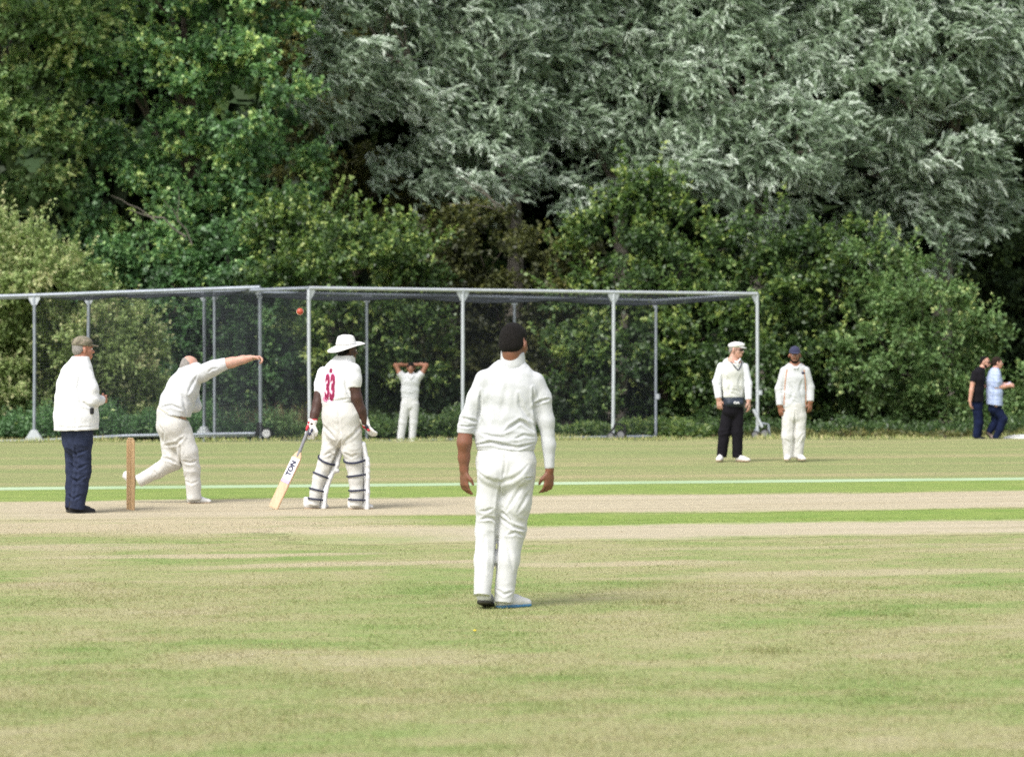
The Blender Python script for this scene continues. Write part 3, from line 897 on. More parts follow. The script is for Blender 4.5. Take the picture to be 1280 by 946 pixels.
# the bushes under them
tree('leafy_bush', 71, [(400, 300, 56), (445, 330, 62), (370, 355, 52), (500, 350, 54), (430, 410, 80), (500, 430, 72), (440, 490, 70), (520, 500, 62), (350, 290, 26), (520, 320, 36)], 'lime',
     'bright green bush with upright shoots behind the batsman', 'bush', BG, shoots=260, tr=0.1, limbs=4, tone=(0.50, 0.36), cover=2.8)
tree('leafy_bush', 68.5, [(20, 310, 46), (50, 345, 56), (-30, 350, 90), (70, 400, 70), (115, 440, 72), (40, 470, 80), (165, 470, 50), (150, 420, 44), (90, 500, 60), (180, 510, 36), (-30, 480, 80)], 'pale',
     'pale green rounded bush behind the nets at the left edge', 'bush', BG, shoots=220, tr=0.1, limbs=4, leaf=(0.10, 0.062), tone=(0.58, 0.3))
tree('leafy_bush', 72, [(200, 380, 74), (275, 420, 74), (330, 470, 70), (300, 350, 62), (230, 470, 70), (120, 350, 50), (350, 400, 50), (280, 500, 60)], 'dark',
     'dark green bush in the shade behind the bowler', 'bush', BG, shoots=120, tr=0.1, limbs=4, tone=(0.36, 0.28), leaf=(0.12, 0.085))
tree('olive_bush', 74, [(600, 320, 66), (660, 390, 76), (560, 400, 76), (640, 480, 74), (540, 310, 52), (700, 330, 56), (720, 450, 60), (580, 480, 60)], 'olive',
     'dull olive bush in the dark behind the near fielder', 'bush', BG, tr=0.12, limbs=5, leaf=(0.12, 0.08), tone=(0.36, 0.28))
tree('leafy_bush', 70.5, [(815, 270, 56), (770, 310, 56), (865, 320, 66), (800, 370, 82), (735, 395, 64), (865, 420, 76), (925, 370, 60), (800, 470, 80), (725, 470, 60), (905, 470, 74), (840, 520, 50), (930, 510, 46), (800, 235, 26)], 'lime',
     'tall bright green bush behind the right end of the nets', 'bush', BG, shoots=260, tr=0.12, limbs=6, tone=(0.47, 0.36), leaf=(0.12, 0.085), cover=2.7)
tree('leafy_bush', 71.5, [(1000, 330, 60), (1070, 345, 66), (1000, 420, 72), (975, 480, 66), (1060, 430, 76), (1040, 500, 60), (960, 300, 36), (960, 370, 50), (990, 525, 36), (1060, 530, 34)], 'lime',
     'darker green bush behind the navy-capped fielder', 'bush', BG, shoots=160, tr=0.12, limbs=5, tone=(0.40, 0.34), leaf=(0.12, 0.08), cover=2.7)
tree('leafy_bush', 70.8, [(1150, 385, 62), (1120, 460, 74), (1195, 430, 44), (1180, 490, 56), (1120, 520, 44), (1100, 340, 40), (1215, 500, 36), (1230, 410, 18), (1160, 530, 36), (1100, 535, 30), (1205, 535, 28)], 'light',
     'dense yellow-green bush behind the two strollers', 'bush', BG, shoots=160, tr=0.12, limbs=5, tone=(0.42, 0.32), leaf=(0.11, 0.07), cover=2.9)
tree('leafy_bush', 70.2, [(1275, 520, 36), (1255, 540, 24), (1300, 490, 44), (1235, 535, 22)], 'light',
     'low leafy bush at the right edge beside the white bag', 'bush', BG, tr=0.06, limbs=3, tone=(0.5, 0.3), leaf=(0.10, 0.06))

# nettles and long grass at the foot of the bushes
def undergrowth():
    spec = [(-30, 340, 505, 67.0, 'dark', 6200, 0.40), (330, 480, 520, 67.2, 'light', 2400, 0.5), (470, 580, 512, 67.2, 'lime', 2800, 0.52), (560, 700, 524, 67.2, 'lime', 2400, 0.5), (690, 880, 526, 67.6, 'lime', 3800, 0.66), (860, 1300, 522, 68.4, 'lime', 2600, 0.40), (900, 1300, 536, 67.4, 'olive', 1500, 0.6)]
    for (x0, x1, ytop, d, kind, n, tone) in spec:
        Cs, Ds, Ns, Ls, Ws, Ts = [], [], [], [], [], []
        a, b = px2w(x0, 0, d)[0], px2w(x1, 0, d)[0]
        X = rng.uniform(a, b, n); Y = d + rng.uniform(-1.4, 1.2, n)
        H = (EYE + (HORIZON - ytop) / FPX * d - gz(d)) * rng.uniform(0.25, 1.2, n) * (0.72 + 0.16 * np.sin(X * 2.3 + 1.3 * np.sin(X * 0.9)) + 0.2 * np.sin(X * 7.7 + 2 * np.sin(X * 1.7)))
        n = int(n * 0.8); X, Y, H = X[:n], Y[:n], H[:n]
        k = 8
        t = np.tile(np.linspace(0.25, 1, k), n)
        lean = rng.normal(size=(n, 2)) * 0.12
        P = np.stack([np.repeat(X, k) + np.repeat(lean[:, 0], k) * t, np.repeat(Y, k) + np.repeat(lean[:, 1], k) * t, gz(d) + np.repeat(H, k) * t], 1)
        D = rng.normal(size=P.shape) * np.array([0.8, 0.8, 0.4]) + np.array([0, -0.2, 0.6])
        Nn = np.array([0, -0.5, 0.6]) + rng.normal(size=P.shape) * 0.45
        L = rng.uniform(0.08, 0.17, len(P)) * (1.25 - 0.5 * t)
        me = leaves_mesh('undergrowth', P, D, Nn, L, L * 0.34, np.repeat(rng.normal(tone, 0.12, n), k) + rng.normal(0, 0.13, len(P)), droop=0.3)
        tag(link('undergrowth', me, LM[kind]), kind='stuff')
    # reddish dead stalks and dry grass tufts
    n = 2600
    X = np.concatenate([rng.uniform(px2w(285, 0, 66.9)[0], px2w(400, 0, 66.9)[0], n // 2), rng.uniform(px2w(860, 0, 66.9)[0], px2w(1290, 0, 66.9)[0], n - n // 2)])
    Y = rng.uniform(66.2, 67.6, n); H = np.concatenate([rng.uniform(0.3, 1.1, n // 2) * rng.uniform(0.5, 1, n // 2), rng.uniform(0.05, 0.30, n - n // 2) * rng.uniform(0.3, 1, n - n // 2)])
    C = np.stack([X, Y, np.full(n, gz(67))], 1)
    D = np.stack([rng.normal(0, 0.4, n), rng.normal(0, 0.4, n), np.ones(n)], 1)
    me = leaves_mesh('dead_stalks', C, D, rng.normal(size=(n, 3)), H, np.full(n, 0.022), rng.uniform(0, 1, n), droop=0.05)
    tag(link('dry_grass', me, leaf_mat('dead_stalk', [(0.2, (0.05, 0.030, 0.018)), (0.6, (0.10, 0.068, 0.036)), (1.0, (0.26, 0.22, 0.12))], 0.1, 0.8, 0.2)), kind='stuff')
    # rough fringe along the edge of the field
    n = 9000
    X = rng.uniform(-13, 13, n); Y = rng.uniform(57.6, 60.2, n)
    H = rng.uniform(0.03, 0.16, n) * (0.8 + 0.5 * np.sin(X * 1.9) * np.sin(X * 0.7 + 1))
    C = np.stack([X, Y, np.interp(Y, [57, 58.6, 61.5], [-0.205, -0.25, -0.45]) + 0.0035 * X], 1)
    D = np.stack([rng.normal(0, 0.35, n), rng.normal(0, 0.3, n), np.ones(n)], 1)
    me = leaves_mesh('fringe', C, D, rng.normal(size=(n, 3)), np.abs(H) + 0.02, np.full(n, 0.012), rng.uniform(0.2, 1, n), droop=0.1)
    tag(link('rough_grass', me, leaf_mat('rough_grass_blade', [(0.2, (0.10, 0.15, 0.045)), (0.6, (0.20, 0.22, 0.085)), (1.0, (0.38, 0.33, 0.18))], 0.2, 0.8, 0.2)), kind='stuff')
undergrowth()
# ---------------------------------------------------------------- people: bodies and clothes as smooth solids
A3 = lambda *v: np.array(v, float)

def smin(a, b, k):
    h = np.clip(0.5 + 0.5 * (b - a) / k, 0, 1)
    return b + (a - b) * h - k * h * (1 - h)

class EC:
    """a limb or torso length with an elliptical section that changes from a to b"""
    def __init__(s, a, b, ra, rb, side=(1, 0, 0)):
        s.a, s.b = A3(*a), A3(*b)
        s.ra = ra if isinstance(ra, tuple) else (ra, ra)
        s.rb = rb if isinstance(rb, tuple) else (rb, rb)
        ax = s.b - s.a; s.L = np.linalg.norm(ax) + 1e-9; s.ax = ax / s.L
        sd = A3(*side); sd = sd - s.ax * sd.dot(s.ax)
        if np.linalg.norm(sd) < 1e-3: sd = np.cross(s.ax, A3(0, 1, 0.01))
        s.u = sd / np.linalg.norm(sd); s.w = np.cross(s.ax, s.u)
        s.c = (s.a + s.b) / 2; s.R = s.L / 2 + max(s.ra + s.rb)
    def __call__(s, P):
        q = P - s.a
        l = q @ s.ax; t = np.clip(l / s.L, 0, 1)
        rx = s.ra[0] + (s.rb[0] - s.ra[0]) * t; ry = s.ra[1] + (s.rb[1] - s.ra[1]) * t
        rm = np.minimum(rx, ry)
        return (np.sqrt((q @ s.u / rx) ** 2 + (q @ s.w / ry) ** 2 + ((l - t * s.L) / rm) ** 2) - 1) * rm

class EL:
    """ellipsoid with its own axes"""
    def __init__(s, c, r, axes=None):
        s.c = A3(*c); s.r = A3(*r); s.M = np.eye(3) if axes is None else np.array(axes, float); s.R = max(r)
    def __call__(s, P):
        q = (P - s.c) @ s.M.T / s.r
        return (np.sqrt((q * q).sum(1)) - 1) * s.r.min()

class G:
    """prims joined with blend k, then cut by planes (point, outward normal)"""
    def __init__(s, prims, k=0.02, cuts=(), minus=()):
        s.prims, s.k, s.cuts, s.minus = list(prims), k, list(cuts), list(minus)
    def __call__(s, P):
        d = np.full(len(P), 1.0)
        for p in s.prims:
            m = ((P - p.c) ** 2).sum(1) < (p.R + 0.11) ** 2
            if m.any(): d[m] = smin(d[m], p(P[m]), s.k)
        for p in s.minus:
            m = ((P - p.c) ** 2).sum(1) < (p.R + 0.05) ** 2
            if m.any(): d[m] = -smin(-d[m], p(P[m]), 0.008)
        for pt, n in s.cuts:
            n = A3(*n); n /= np.linalg.norm(n)
            d = np.maximum(d, (P - A3(*pt)) @ n)
        return d

def solid(groups, h, k=0.015):
    """surface of the blended groups on a grid of step h -> vertices, quads"""
    prims = [p for g in groups for p in g.prims]
    lo = np.min([p.c - p.R for p in prims], 0) - 4 * h; hi = np.max([p.c + p.R for p in prims], 0) + 4 * h
    H = 4 * h
    n = np.ceil((hi - lo) / H).astype(int) + 1
    def ev(P):
        d = groups[0](P)
        for g in groups[1:]: d = smin(d, g(P), k)
        return d
    ax = [lo[i] + H * (np.arange(n[i]) + 0.375) for i in range(3)]
    C = ev(np.stack(np.meshgrid(*ax, indexing='ij'), -1).reshape(-1, 3)).reshape(n)
    D = C.repeat(4, 0).repeat(4, 1).repeat(4, 2).astype(np.float32)
    near = np.argwhere(np.abs(D) < H * 1.35)
    D[tuple(near.T)] = ev(lo + near * h)
    D[0], D[-1], D[:, 0], D[:, -1], D[:, :, 0], D[:, :, -1] = 1, 1, 1, 1, 1, 1
    S = (D < 0)
    cnt = sum(S[i:S.shape[0] - 1 + i, j:S.shape[1] - 1 + j, l:S.shape[2] - 1 + l].astype(np.int8) for i in (0, 1) for j in (0, 1) for l in (0, 1))
    idx = np.argwhere((cnt > 0) & (cnt < 8))
    acc = np.zeros((len(idx), 3)); num = np.zeros(len(idx))
    cor = [(i, j, l) for i in (0, 1) for j in (0, 1) for l in (0, 1)]
    vals = {c: D[idx[:, 0] + c[0], idx[:, 1] + c[1], idx[:, 2] + c[2]] for c in cor}
    for a in cor:
        for axn in range(3):
            if a[axn]: continue
            b = list(a); b[axn] = 1; b = tuple(b)
            da, db = vals[a], vals[b]
            m = (da < 0) != (db < 0)
            t = da[m] / (da[m] - db[m])
            acc[m] += A3(*a) + t[:, None] * (A3(*b) - A3(*a)); num[m] += 1
    V = lo + h * (idx + acc / num[:, None])
    vid = np.full(cnt.shape, -1, np.int32); vid[tuple(idx.T)] = np.arange(len(idx))
    F = []
    for axn in range(3):
        o1, o2 = [x for x in range(3) if x != axn]
        sl0 = [slice(None)] * 3; sl1 = [slice(None)] * 3
        sl0[axn] = slice(0, -1); sl1[axn] = slice(1, None)
        s0, s1 = S[tuple(sl0)], S[tuple(sl1)]
        e = np.argwhere(s0 != s1)
        ok = (e[:, o1] > 0) & (e[:, o2] > 0) & (e[:, o1] < cnt.shape[o1]) & (e[:, o2] < cnt.shape[o2])
        e = e[ok]
        ins = s0[tuple(e.T)]
        def at(d1, d2):
            q = e.copy(); q[:, o1] -= d1; q[:, o2] -= d2
            return vid[tuple(q.T)]
        q = np.stack([at(1, 1), at(0, 1), at(0, 0), at(1, 0)], 1)
        flip = ins if axn != 1 else ~ins
        q[~flip] = q[~flip][:, ::-1]
        F.append(q)
    return V, np.concatenate(F)

def vnormals(V, F):
    a = V[F[:, 2]] - V[F[:, 0]]; b = V[F[:, 3]] - V[F[:, 1]]
    fn = np.cross(a, b); nn = np.zeros_like(V)
    for k in range(4): np.add.at(nn, F[:, k], fn)
    return unit(nn)

def wavy(P, seed, lam, n=9):
    r = np.random.default_rng(seed)
    k = unit(r.normal(size=(n, 3))) * (2 * np.pi / (lam * r.uniform(0.6, 1.7, n)))[:, None]
    ph = r.uniform(0, 6.28, n)
    return np.sin(P @ k.T + ph).sum(1) / math.sqrt(n)

def crease(V, Nn, folds, crumple, seed):
    """cloth relief: sharp-crested folds round joints, plus a general crumple"""
    d = np.zeros(len(V))
    if crumple:
        w = 1 - np.abs(wavy(V, seed, 0.16)); w2 = 1 - np.abs(wavy(V, seed + 5, 0.08))
        d += crumple * 0.6 * (0.7 * w + 0.35 * w2)
    for i, (c, dr, lam, amp, rad) in enumerate(folds):
        q = V - A3(*c); dr = unit(A3(*dr))
        ph = 2 * np.pi * (q @ dr) / lam + 2.2 * wavy(V, seed + 17 + i, 0.26) + i
        s = (0.5 + 0.5 * np.sin(ph)) ** 2.2
        mod = np.clip(0.5 + 0.55 * wavy(V, seed + 40 + i, 0.17), 0, 1.2)
        d += 0.7 * amp * (s - 0.3) * mod * np.exp(-((q ** 2).sum(1)) / rad ** 2)
    d -= d.mean() + 0.0035
    return V + Nn * d[:, None]

def drawn_creases(V, Nn, lines):
    """folds along given lines (x, z points, depth, width): a valley with a soft ridge beside it, on the side turned to the camera"""
    d = np.zeros(len(V)); X = V[:, [0, 2]]
    face = np.clip((-Nn[:, 1] + 0.1) / 0.4, 0, 1)
    for pts, depth, wid in lines:
        r = np.full(len(V), 9.0)
        n = len(pts) - 1
        for i, (a, b) in enumerate(zip(pts, pts[1:])):
            a, b = A3(a[0], a[2]), A3(b[0], b[2]); ab = b - a
            t = np.clip(((X - a) @ ab) / (ab @ ab), 0, 1)
            q = np.linalg.norm(X - a - t[:, None] * ab, axis=1)
            e = (i + t) / n                               # fades out at both ends
            r = np.minimum(r, q + wid * 1.2 * np.clip(np.abs(e - 0.5) * 2 - 0.55, 0, 1) / 0.45)
        d += depth * (-np.exp(-(r / wid) ** 2) + 0.45 * np.exp(-((r - 2.0 * wid) / wid) ** 2))
    return V + Nn * (d * face)[:, None]

def px_lines(P, *specs):
    return [([P.J(*q) for q in s[0]], s[1], s[2] if len(s) > 2 else 0.011) for s in specs]

def garment(name, groups, h, mat, parent, k=0.012, folds=(), crumple=0.0, seed=1, label=None, reduce=0.5, lines=()):
    V, F = solid(groups, h, k)
    # relax the grid marks out of the surface before creasing it
    E = np.concatenate([F[:, [0, 1]], F[:, [1, 2]], F[:, [2, 3]], F[:, [3, 0]]])
    for _ in range(2):
        acc = np.zeros_like(V); c = np.zeros(len(V))
        np.add.at(acc, E[:, 0], V[E[:, 1]]); np.add.at(c, E[:, 0], 1)
        np.add.at(acc, E[:, 1], V[E[:, 0]]); np.add.at(c, E[:, 1], 1)
        V = V * 0.5 + 0.5 * acc / np.maximum(c, 1)[:, None]
    if folds or crumple:
        V = crease(V, vnormals(V, F), folds, crumple, seed)
    if lines:
        V = drawn_creases(V, vnormals(V, F), lines)
    me = mesh_np(name, V, F)
    o = link(name, me, mat, parent, True)
    if label: o['label'] = label
    if reduce and len(F) > 400: o.modifiers.new('thin', 'DECIMATE').ratio = reduce
    return o

def ball(name, c, r, mat, parent, axes=None, n=10, m=8):
    """small ellipsoid (eyes, buttons, badges)"""
    r = (r, r, r) if isinstance(r, (int, float)) else r
    ax = np.eye(3) if axes is None else np.array(axes)
    V, F = [], []
    for i in range(m + 1):
        th = math.pi * i / m
        for j in range(n):
            p = 2 * math.pi * j / n
            l = A3(r[0] * math.sin(th) * math.cos(p), r[1] * math.sin(th) * math.sin(p), r[2] * math.cos(th))
            V.append(A3(*c) + l @ ax)
    for i in range(m):
        for j in range(n):
            F.append([i * n + j, (i + 1) * n + j, (i + 1) * n + (j + 1) % n, i * n + (j + 1) % n])
    return link(name, mesh_any(name, V, F), mat, parent, True)

class Person:
    def __init__(s, label, px, py, d=None, z=None, facing=0.0):
        """px, py: the pixel under the feet; facing: 0 away from the camera, 90 to the right, 180 to the camera"""
        s.d = d if d else EYE * FPX / (py - HORIZON)
        s.px, s.py, s.s = px, py, FPX / s.d
        w = px2w(px, py, s.d)
        s.root = empty('person', w, label, 'person')
        s.w = w
        s.set_facing(facing)
        s.h = min(0.013, max(0.0075, 1.25 / s.s))
    def set_facing(s, f):
        a = R(f); s.f = A3(math.sin(a), math.cos(a), 0); s.r = A3(math.cos(a), -math.sin(a), 0); s.fa = a
    def J(s, px, py, dy=0.0):
        return A3((px - s.px) / s.s, dy, (s.py - py) / s.s)
    def torso(s, st, ratio=0.62, shrink=1.0):
        """stations (px, py, half width px[, dy]) from the bottom up, seen from this side"""
        out = []
        k = math.sqrt(math.cos(s.fa) ** 2 + (ratio * math.sin(s.fa)) ** 2)
        P = [(s.J(q[0], q[1], q[3] if len(q) > 3 else 0), q[2] / s.s / k * shrink) for q in st]
        for (a, ra), (b, rb) in zip(P, P[1:]):
            out.append(EC(a, b, (ra, ra * ratio), (rb, rb * ratio), s.r))
        return out
    def limb(s, st, shrink=1.0, ratio=1.0, side=(1, 0, 0)):
        """stations (px, py, half width px, dy)"""
        P = [(s.J(q[0], q[1], q[3] if len(q) > 3 else 0), q[2] / s.s * shrink) for q in st]
        return [EC(a, b, (ra, ra * ratio), (rb, rb * ratio), side) for (a, ra), (b, rb) in zip(P, P[1:])]
    def shin(s, st, k):
        """the leg inside a trouser leg, ending above the shoe"""
        a, b = st[-2], st[-1]
        q = [a[i] + (b[i] - a[i]) * 0.45 if i < len(a) and i < len(b) else 0.0 for i in range(3)]
        dy = [(t[3] if len(t) > 3 else 0.0) for t in (a, b)]
        return s.limb(list(st[:-1]) + [(q[0], q[1], q[2], dy[0] + (dy[1] - dy[0]) * 0.45)], k)
    def cut(s, st):
        """plane that ends a limb squarely at its last station"""
        a, b = [s.J(q[0], q[1], q[3] if len(q) > 3 else 0) for q in st[-2:]]
        return (b, b - a)

def hand(wrist, dr, palm, thumb, curl=0.5, sc_=1.0, fat=1.0, spread=0.0):
    """palm, four unequal bent fingers and a thumb from the side of the palm"""
    dr = unit(A3(*dr)); pn = A3(*palm); pn = unit(pn - dr * pn.dot(dr)); th = np.cross(dr, pn)
    if th.dot(A3(*thumb)) < 0: th = -th
    w = A3(*wrist); o = []
    kn = w + dr * 0.088 * sc_
    o.append(EC(w - dr * 0.01, w + dr * 0.045 * sc_, (0.026 * sc_, 0.019 * sc_), (0.037 * sc_, 0.017 * sc_), th))
    o.append(EC(w + dr * 0.045 * sc_, kn, (0.037 * sc_, 0.017 * sc_), (0.039 * sc_, 0.013 * sc_), th))
    for i, (off, ln, cc) in enumerate(((0.030, 0.072, 0.8), (0.010, 0.081, 1.0), (-0.010, 0.076, 1.05), (-0.029, 0.060, 1.15))):
        p = kn + th * off * sc_; r = (0.0092 - 0.0006 * (i == 3)) * sc_ * fat
        a = 0.12
        d0 = unit(dr + th * (off * 3 * (1 + spread)))
        for q, f in enumerate((0.44, 0.31, 0.25)):
            a += curl * cc * (0.7, 1.0, 0.75)[q]
            dd = d0 * math.cos(a) + pn * math.sin(a)
            e = p + dd * ln * f * sc_
            o.append(EC(p, e, r, r * 0.92)); p = e; r *= 0.92
    p = w + dr * 0.026 * sc_ + th * 0.026 * sc_
    d1 = unit(dr * 0.75 + th * 0.65 + pn * 0.25); e = p + d1 * 0.042 * sc_
    o.append(EC(p, e, 0.0135 * sc_ * fat, 0.0115 * sc_ * fat))
    d2 = unit(dr * 0.95 + th * (0.25 - 0.3 * curl) + pn * (0.3 + 0.4 * curl)); o.append(EC(e, e + d2 * 0.034 * sc_, 0.0112 * sc_ * fat, 0.0092 * sc_ * fat))
    return o

class Head:
    def __init__(s, c, facing, pitch=0.0, roll=0.0, sc_=1.0):
        a, p = R(facing), R(pitch)
        f = A3(math.sin(a) * math.cos(p), math.cos(a) * math.cos(p), math.sin(p))
        r = A3(math.cos(a), -math.sin(a), 0)
        u = np.cross(r, f)
        if roll:
            q = R(roll); r, u = r * math.cos(q) + u * math.sin(q), u * math.cos(q) - r * math.sin(q)
        s.c, s.f, s.r, s.u, s.k = A3(*c), f, r, u, sc_
        s.M = np.array([r, f, u])
    def at(s, x, y, z): return s.c + (s.r * x + s.f * y + s.u * z) * s.k
    def el(s, x, y, z, a, b, c): return EL(s.at(x, y, z), (a * s.k, b * s.k, c * s.k), s.M)
    def prims(s):
        return [s.el(0, -0.012, 0.035, 0.074, 0.094, 0.088), s.el(0, 0.028, -0.03, 0.062, 0.066, 0.084), s.el(0, 0.045, -0.085, 0.040, 0.044, 0.034),
                EC(s.at(0, 0.088, 0.012), s.at(0, 0.112, -0.028), 0.009 * s.k, 0.014 * s.k), s.el(-0.012, 0.100, -0.03, 0.009, 0.010, 0.008), s.el(0.012, 0.100, -0.03, 0.009, 0.010, 0.008),
                s.el(0, 0.080, 0.022, 0.050, 0.018, 0.012), s.el(0, 0.086, -0.066, 0.023, 0.012, 0.007), s.el(0, 0.085, -0.076, 0.020, 0.012, 0.007),
                s.el(0.084, -0.008, -0.014, 0.011, 0.019, 0.032), s.el(-0.084, -0.008, -0.014, 0.011, 0.019, 0.032),
                s.el(0.042, 0.062, -0.022, 0.022, 0.022, 0.022), s.el(-0.042, 0.062, -0.022, 0.022, 0.022, 0.022)]
    def sockets(s): return [s.el(0.031, 0.097, 0.002, 0.014, 0.012, 0.009), s.el(-0.031, 0.097, 0.002, 0.014, 0.012, 0.009)]
    def neck(s, base, r0=0.060, r1=0.058): return [EC(base, s.at(0, -0.025, -0.06), r0, r1), ]
    def face(s, root, lips, brows=None):
        for x in (-0.031, 0.031):
            e = ball('eye', s.at(x, 0.082, 0.002), (0.0125 * s.k, 0.010 * s.k, 0.0085 * s.k), M_EYE, root, s.M, 8, 6)
            ball('iris', s.at(x, 0.089, 0.002), (0.0056 * s.k, 0.004 * s.k, 0.0056 * s.k), M_IRIS, e, s.M, 8, 5)
            if brows:
                ball('eyebrow', s.at(x * 1.05, 0.094, 0.024), (0.020 * s.k, 0.006 * s.k, 0.0045 * s.k), brows, root, s.M, 8, 5)
        ball('lips', s.at(0, 0.094, -0.071), (0.021 * s.k, 0.006 * s.k, 0.007 * s.k), lips, root, s.M, 10, 6)

def shoe(P, heel, dr, mat, sole_mat, up=None, k=1.0, collar=True, label=None):
    F = unit(A3(*dr)); U = A3(0, 0, 1) if up is None else A3(*up)
    U = unit(U - F * U.dot(F)); S = np.cross(F, U); H = A3(*heel)
    q = lambda x, z, y=0: H + (F * x + U * z + S * y) * k
    pr = [EC(q(0.040, 0.050), q(0.150, 0.040), (0.036 * k, 0.048 * k), (0.045 * k, 0.040 * k), S),
          EC(q(0.150, 0.040), q(0.238, 0.026), (0.045 * k, 0.040 * k), (0.042 * k, 0.028 * k), S)]
    if collar: pr.append(EC(q(0.055, 0.06), q(0.048, 0.120), 0.046 * k, 0.045 * k))
    cuts = [(q(0, 0.014), -U)]
    if collar: cuts.append((q(0, 0.125), U))
    o = garment('shoe', [G(pr, 0.02, cuts)], min(0.009, P.h), mat, P.root, label=label)
    sp = [EC(q(0.038, 0.012), q(0.140, 0.012), (0.040 * k, 0.030), (0.047 * k, 0.030), S), EC(q(0.140, 0.012), q(0.238, 0.012), (0.047 * k, 0.030), (0.044 * k, 0.030), S)]
    garment('sole', [G(sp, 0.015, [(q(0, 0.0), -U), (q(0, 0.022), U)])], min(0.009, P.h), sole_mat, o)
    return o

def skin_body(P, parts, mat, head, hands, h=None):
    """one continuous body: torso, limbs, neck, head and hands blended together"""
    g = [G(parts, 0.02), G(head.prims(), 0.014, minus=head.sockets())]
    for hd in hands: g.append(G(hd, 0.006))
    return garment('body', g, h or min(0.0085, max(0.0065, P.h * 0.75)), mat, P.root, k=0.016, reduce=0.28)

# materials of skin, hair and cloth
def skin(name, col, flush=(1.12, 0.92, 0.88)):
    m, nt, out = nodes_of(name)
    tc = N(nt, 'ShaderNodeTexCoord')
    n = noise(nt, tc.outputs['Object'], 14, 4, 0.6)
    c = ramp(nt, n, [(0.3, tuple(x * 0.86 for x in col)), (0.7, tuple(min(1, x * y) for x, y in zip(col, flush)))])
    p = N(nt, 'ShaderNodeBsdfPrincipled', i_Roughness=0.52)
    p.inputs['Specular IOR Level'].default_value = 0.4
    p.inputs['Subsurface Weight'].default_value = 0.12
    p.inputs['Subsurface Radius'].default_value = (0.012, 0.005, 0.003)
    nt.links.new(c, p.inputs['Base Color']); nt.links.new(p.outputs[0], out.inputs[0])
    return m

def cloth(name, col, var=0.07, stain=None, rough=0.92, weave=260, sheen=0.06):
    """woven cloth: faint weave, slight unevenness and, on worn whites, a little grass and dust"""
    m, nt, out = nodes_of(name)
    tc = N(nt, 'ShaderNodeTexCoord'); O = tc.outputs['Object']
    n = noise(nt, O, 9, 4, 0.6)
    c = ramp(nt, n, [(0.3, tuple(x * (1 - var) for x in col)), (0.7, tuple(min(1, x * (1 + var * 0.4)) for x in col))])
    if stain:
        c = mixc(nt, math_(nt, 'MULTIPLY', smooth(nt, noise(nt, O, 6.3, 5, 0.7, 0.6), 0.56, 0.72), 0.35), c, stain)
    p = N(nt, 'ShaderNodeBsdfPrincipled', i_Roughness=rough)
    p.inputs['Specular IOR Level'].default_value = 0.2
    p.inputs['Sheen Weight'].default_value = sheen
    nt.links.new(c, p.inputs['Base Color'])
    b = N(nt, 'ShaderNodeBump', i_Strength=0.3, i_Distance=0.012)
    mpc = N(nt, 'ShaderNodeMapping'); mpc.inputs['Scale'].default_value = (1.0, 1.0, 0.55); mpc.inputs['Rotation'].default_value = (0.3, 0.5, 0)
    nt.links.new(O, mpc.inputs['Vector'])
    nt.links.new(noise(nt, mpc.outputs[0], 13, 2, 0.45, 1.2), b.inputs['Height'])
    nt.links.new(b.outputs[0], p.inputs['Normal'])
    nt.links.new(p.outputs[0], out.inputs[0])
    return m

M_EYE = plain('eye_white', (0.7, 0.68, 0.65), 0.3)
M_IRIS = plain('dark_iris', (0.03, 0.02, 0.015), 0.2)
SK_BROWN, SK_DEEP = skin('brown_skin', (0.20, 0.095, 0.058)), skin('deep_brown_skin', (0.060, 0.030, 0.022))
SK_RUDDY, SK_TAN, SK_PALE = skin('ruddy_skin', (0.50, 0.32, 0.25)), skin('tanned_skin', (0.40, 0.20, 0.135)), skin('light_skin', (0.52, 0.31, 0.235))
SK_MID = skin('mid_brown_skin', (0.26, 0.13, 0.08))
LIP_D, LIP_L = plain('dark_lips', (0.12, 0.05, 0.045), 0.5), plain('pink_lips', (0.42, 0.17, 0.14), 0.5)
HAIR_BLACK = plain('short_black_hair', (0.006, 0.005, 0.005), 0.9, 0, 0.4, 60, 0.8, 0, 160)
HAIR_BROWN = plain('dark_brown_hair', (0.022, 0.013, 0.009), 0.85, 0, 0.4, 60, 0.7, 0, 160)
HAIR_GREY = plain('grey_hair', (0.25, 0.23, 0.21), 0.7, 0, 0.3, 60, 0.6, 0, 160)
W_SHIRT = cloth('white_knit', (0.535, 0.545, 0.555)); W_TROUSER = cloth('white_flannel', (0.585, 0.587, 0.588), stain=(0.52, 0.515, 0.45))
W_CREAM = cloth('cream_flannel', (0.575, 0.565, 0.54), stain=(0.53, 0.49, 0.40)); W_JACKET = cloth('white_jacket_cloth', (0.68, 0.685, 0.695))
W_SHOE = cloth('white_leather', (0.66, 0.655, 0.64), stain=(0.45, 0.40, 0.28), rough=0.6)
BLUE_SOLE, GREY_SOLE, DARK_SOLE = plain('blue_sole', (0.05, 0.20, 0.38), 0.6), plain('tan_sole', (0.34, 0.25, 0.17), 0.7), plain('dark_sole', (0.05, 0.048, 0.04), 0.8)
NAVY = cloth('navy_denim', (0.026, 0.034, 0.068), var=0.4, sheen=0); BLACKC = cloth('black_cloth', (0.007, 0.006, 0.009), var=0.3, sheen=0); JEAN = cloth('dark_blue_denim', (0.006, 0.011, 0.040), var=0.35, sheen=0)
BLACK_LEATHER = plain('black_leather', (0.015, 0.015, 0.018), 0.45)
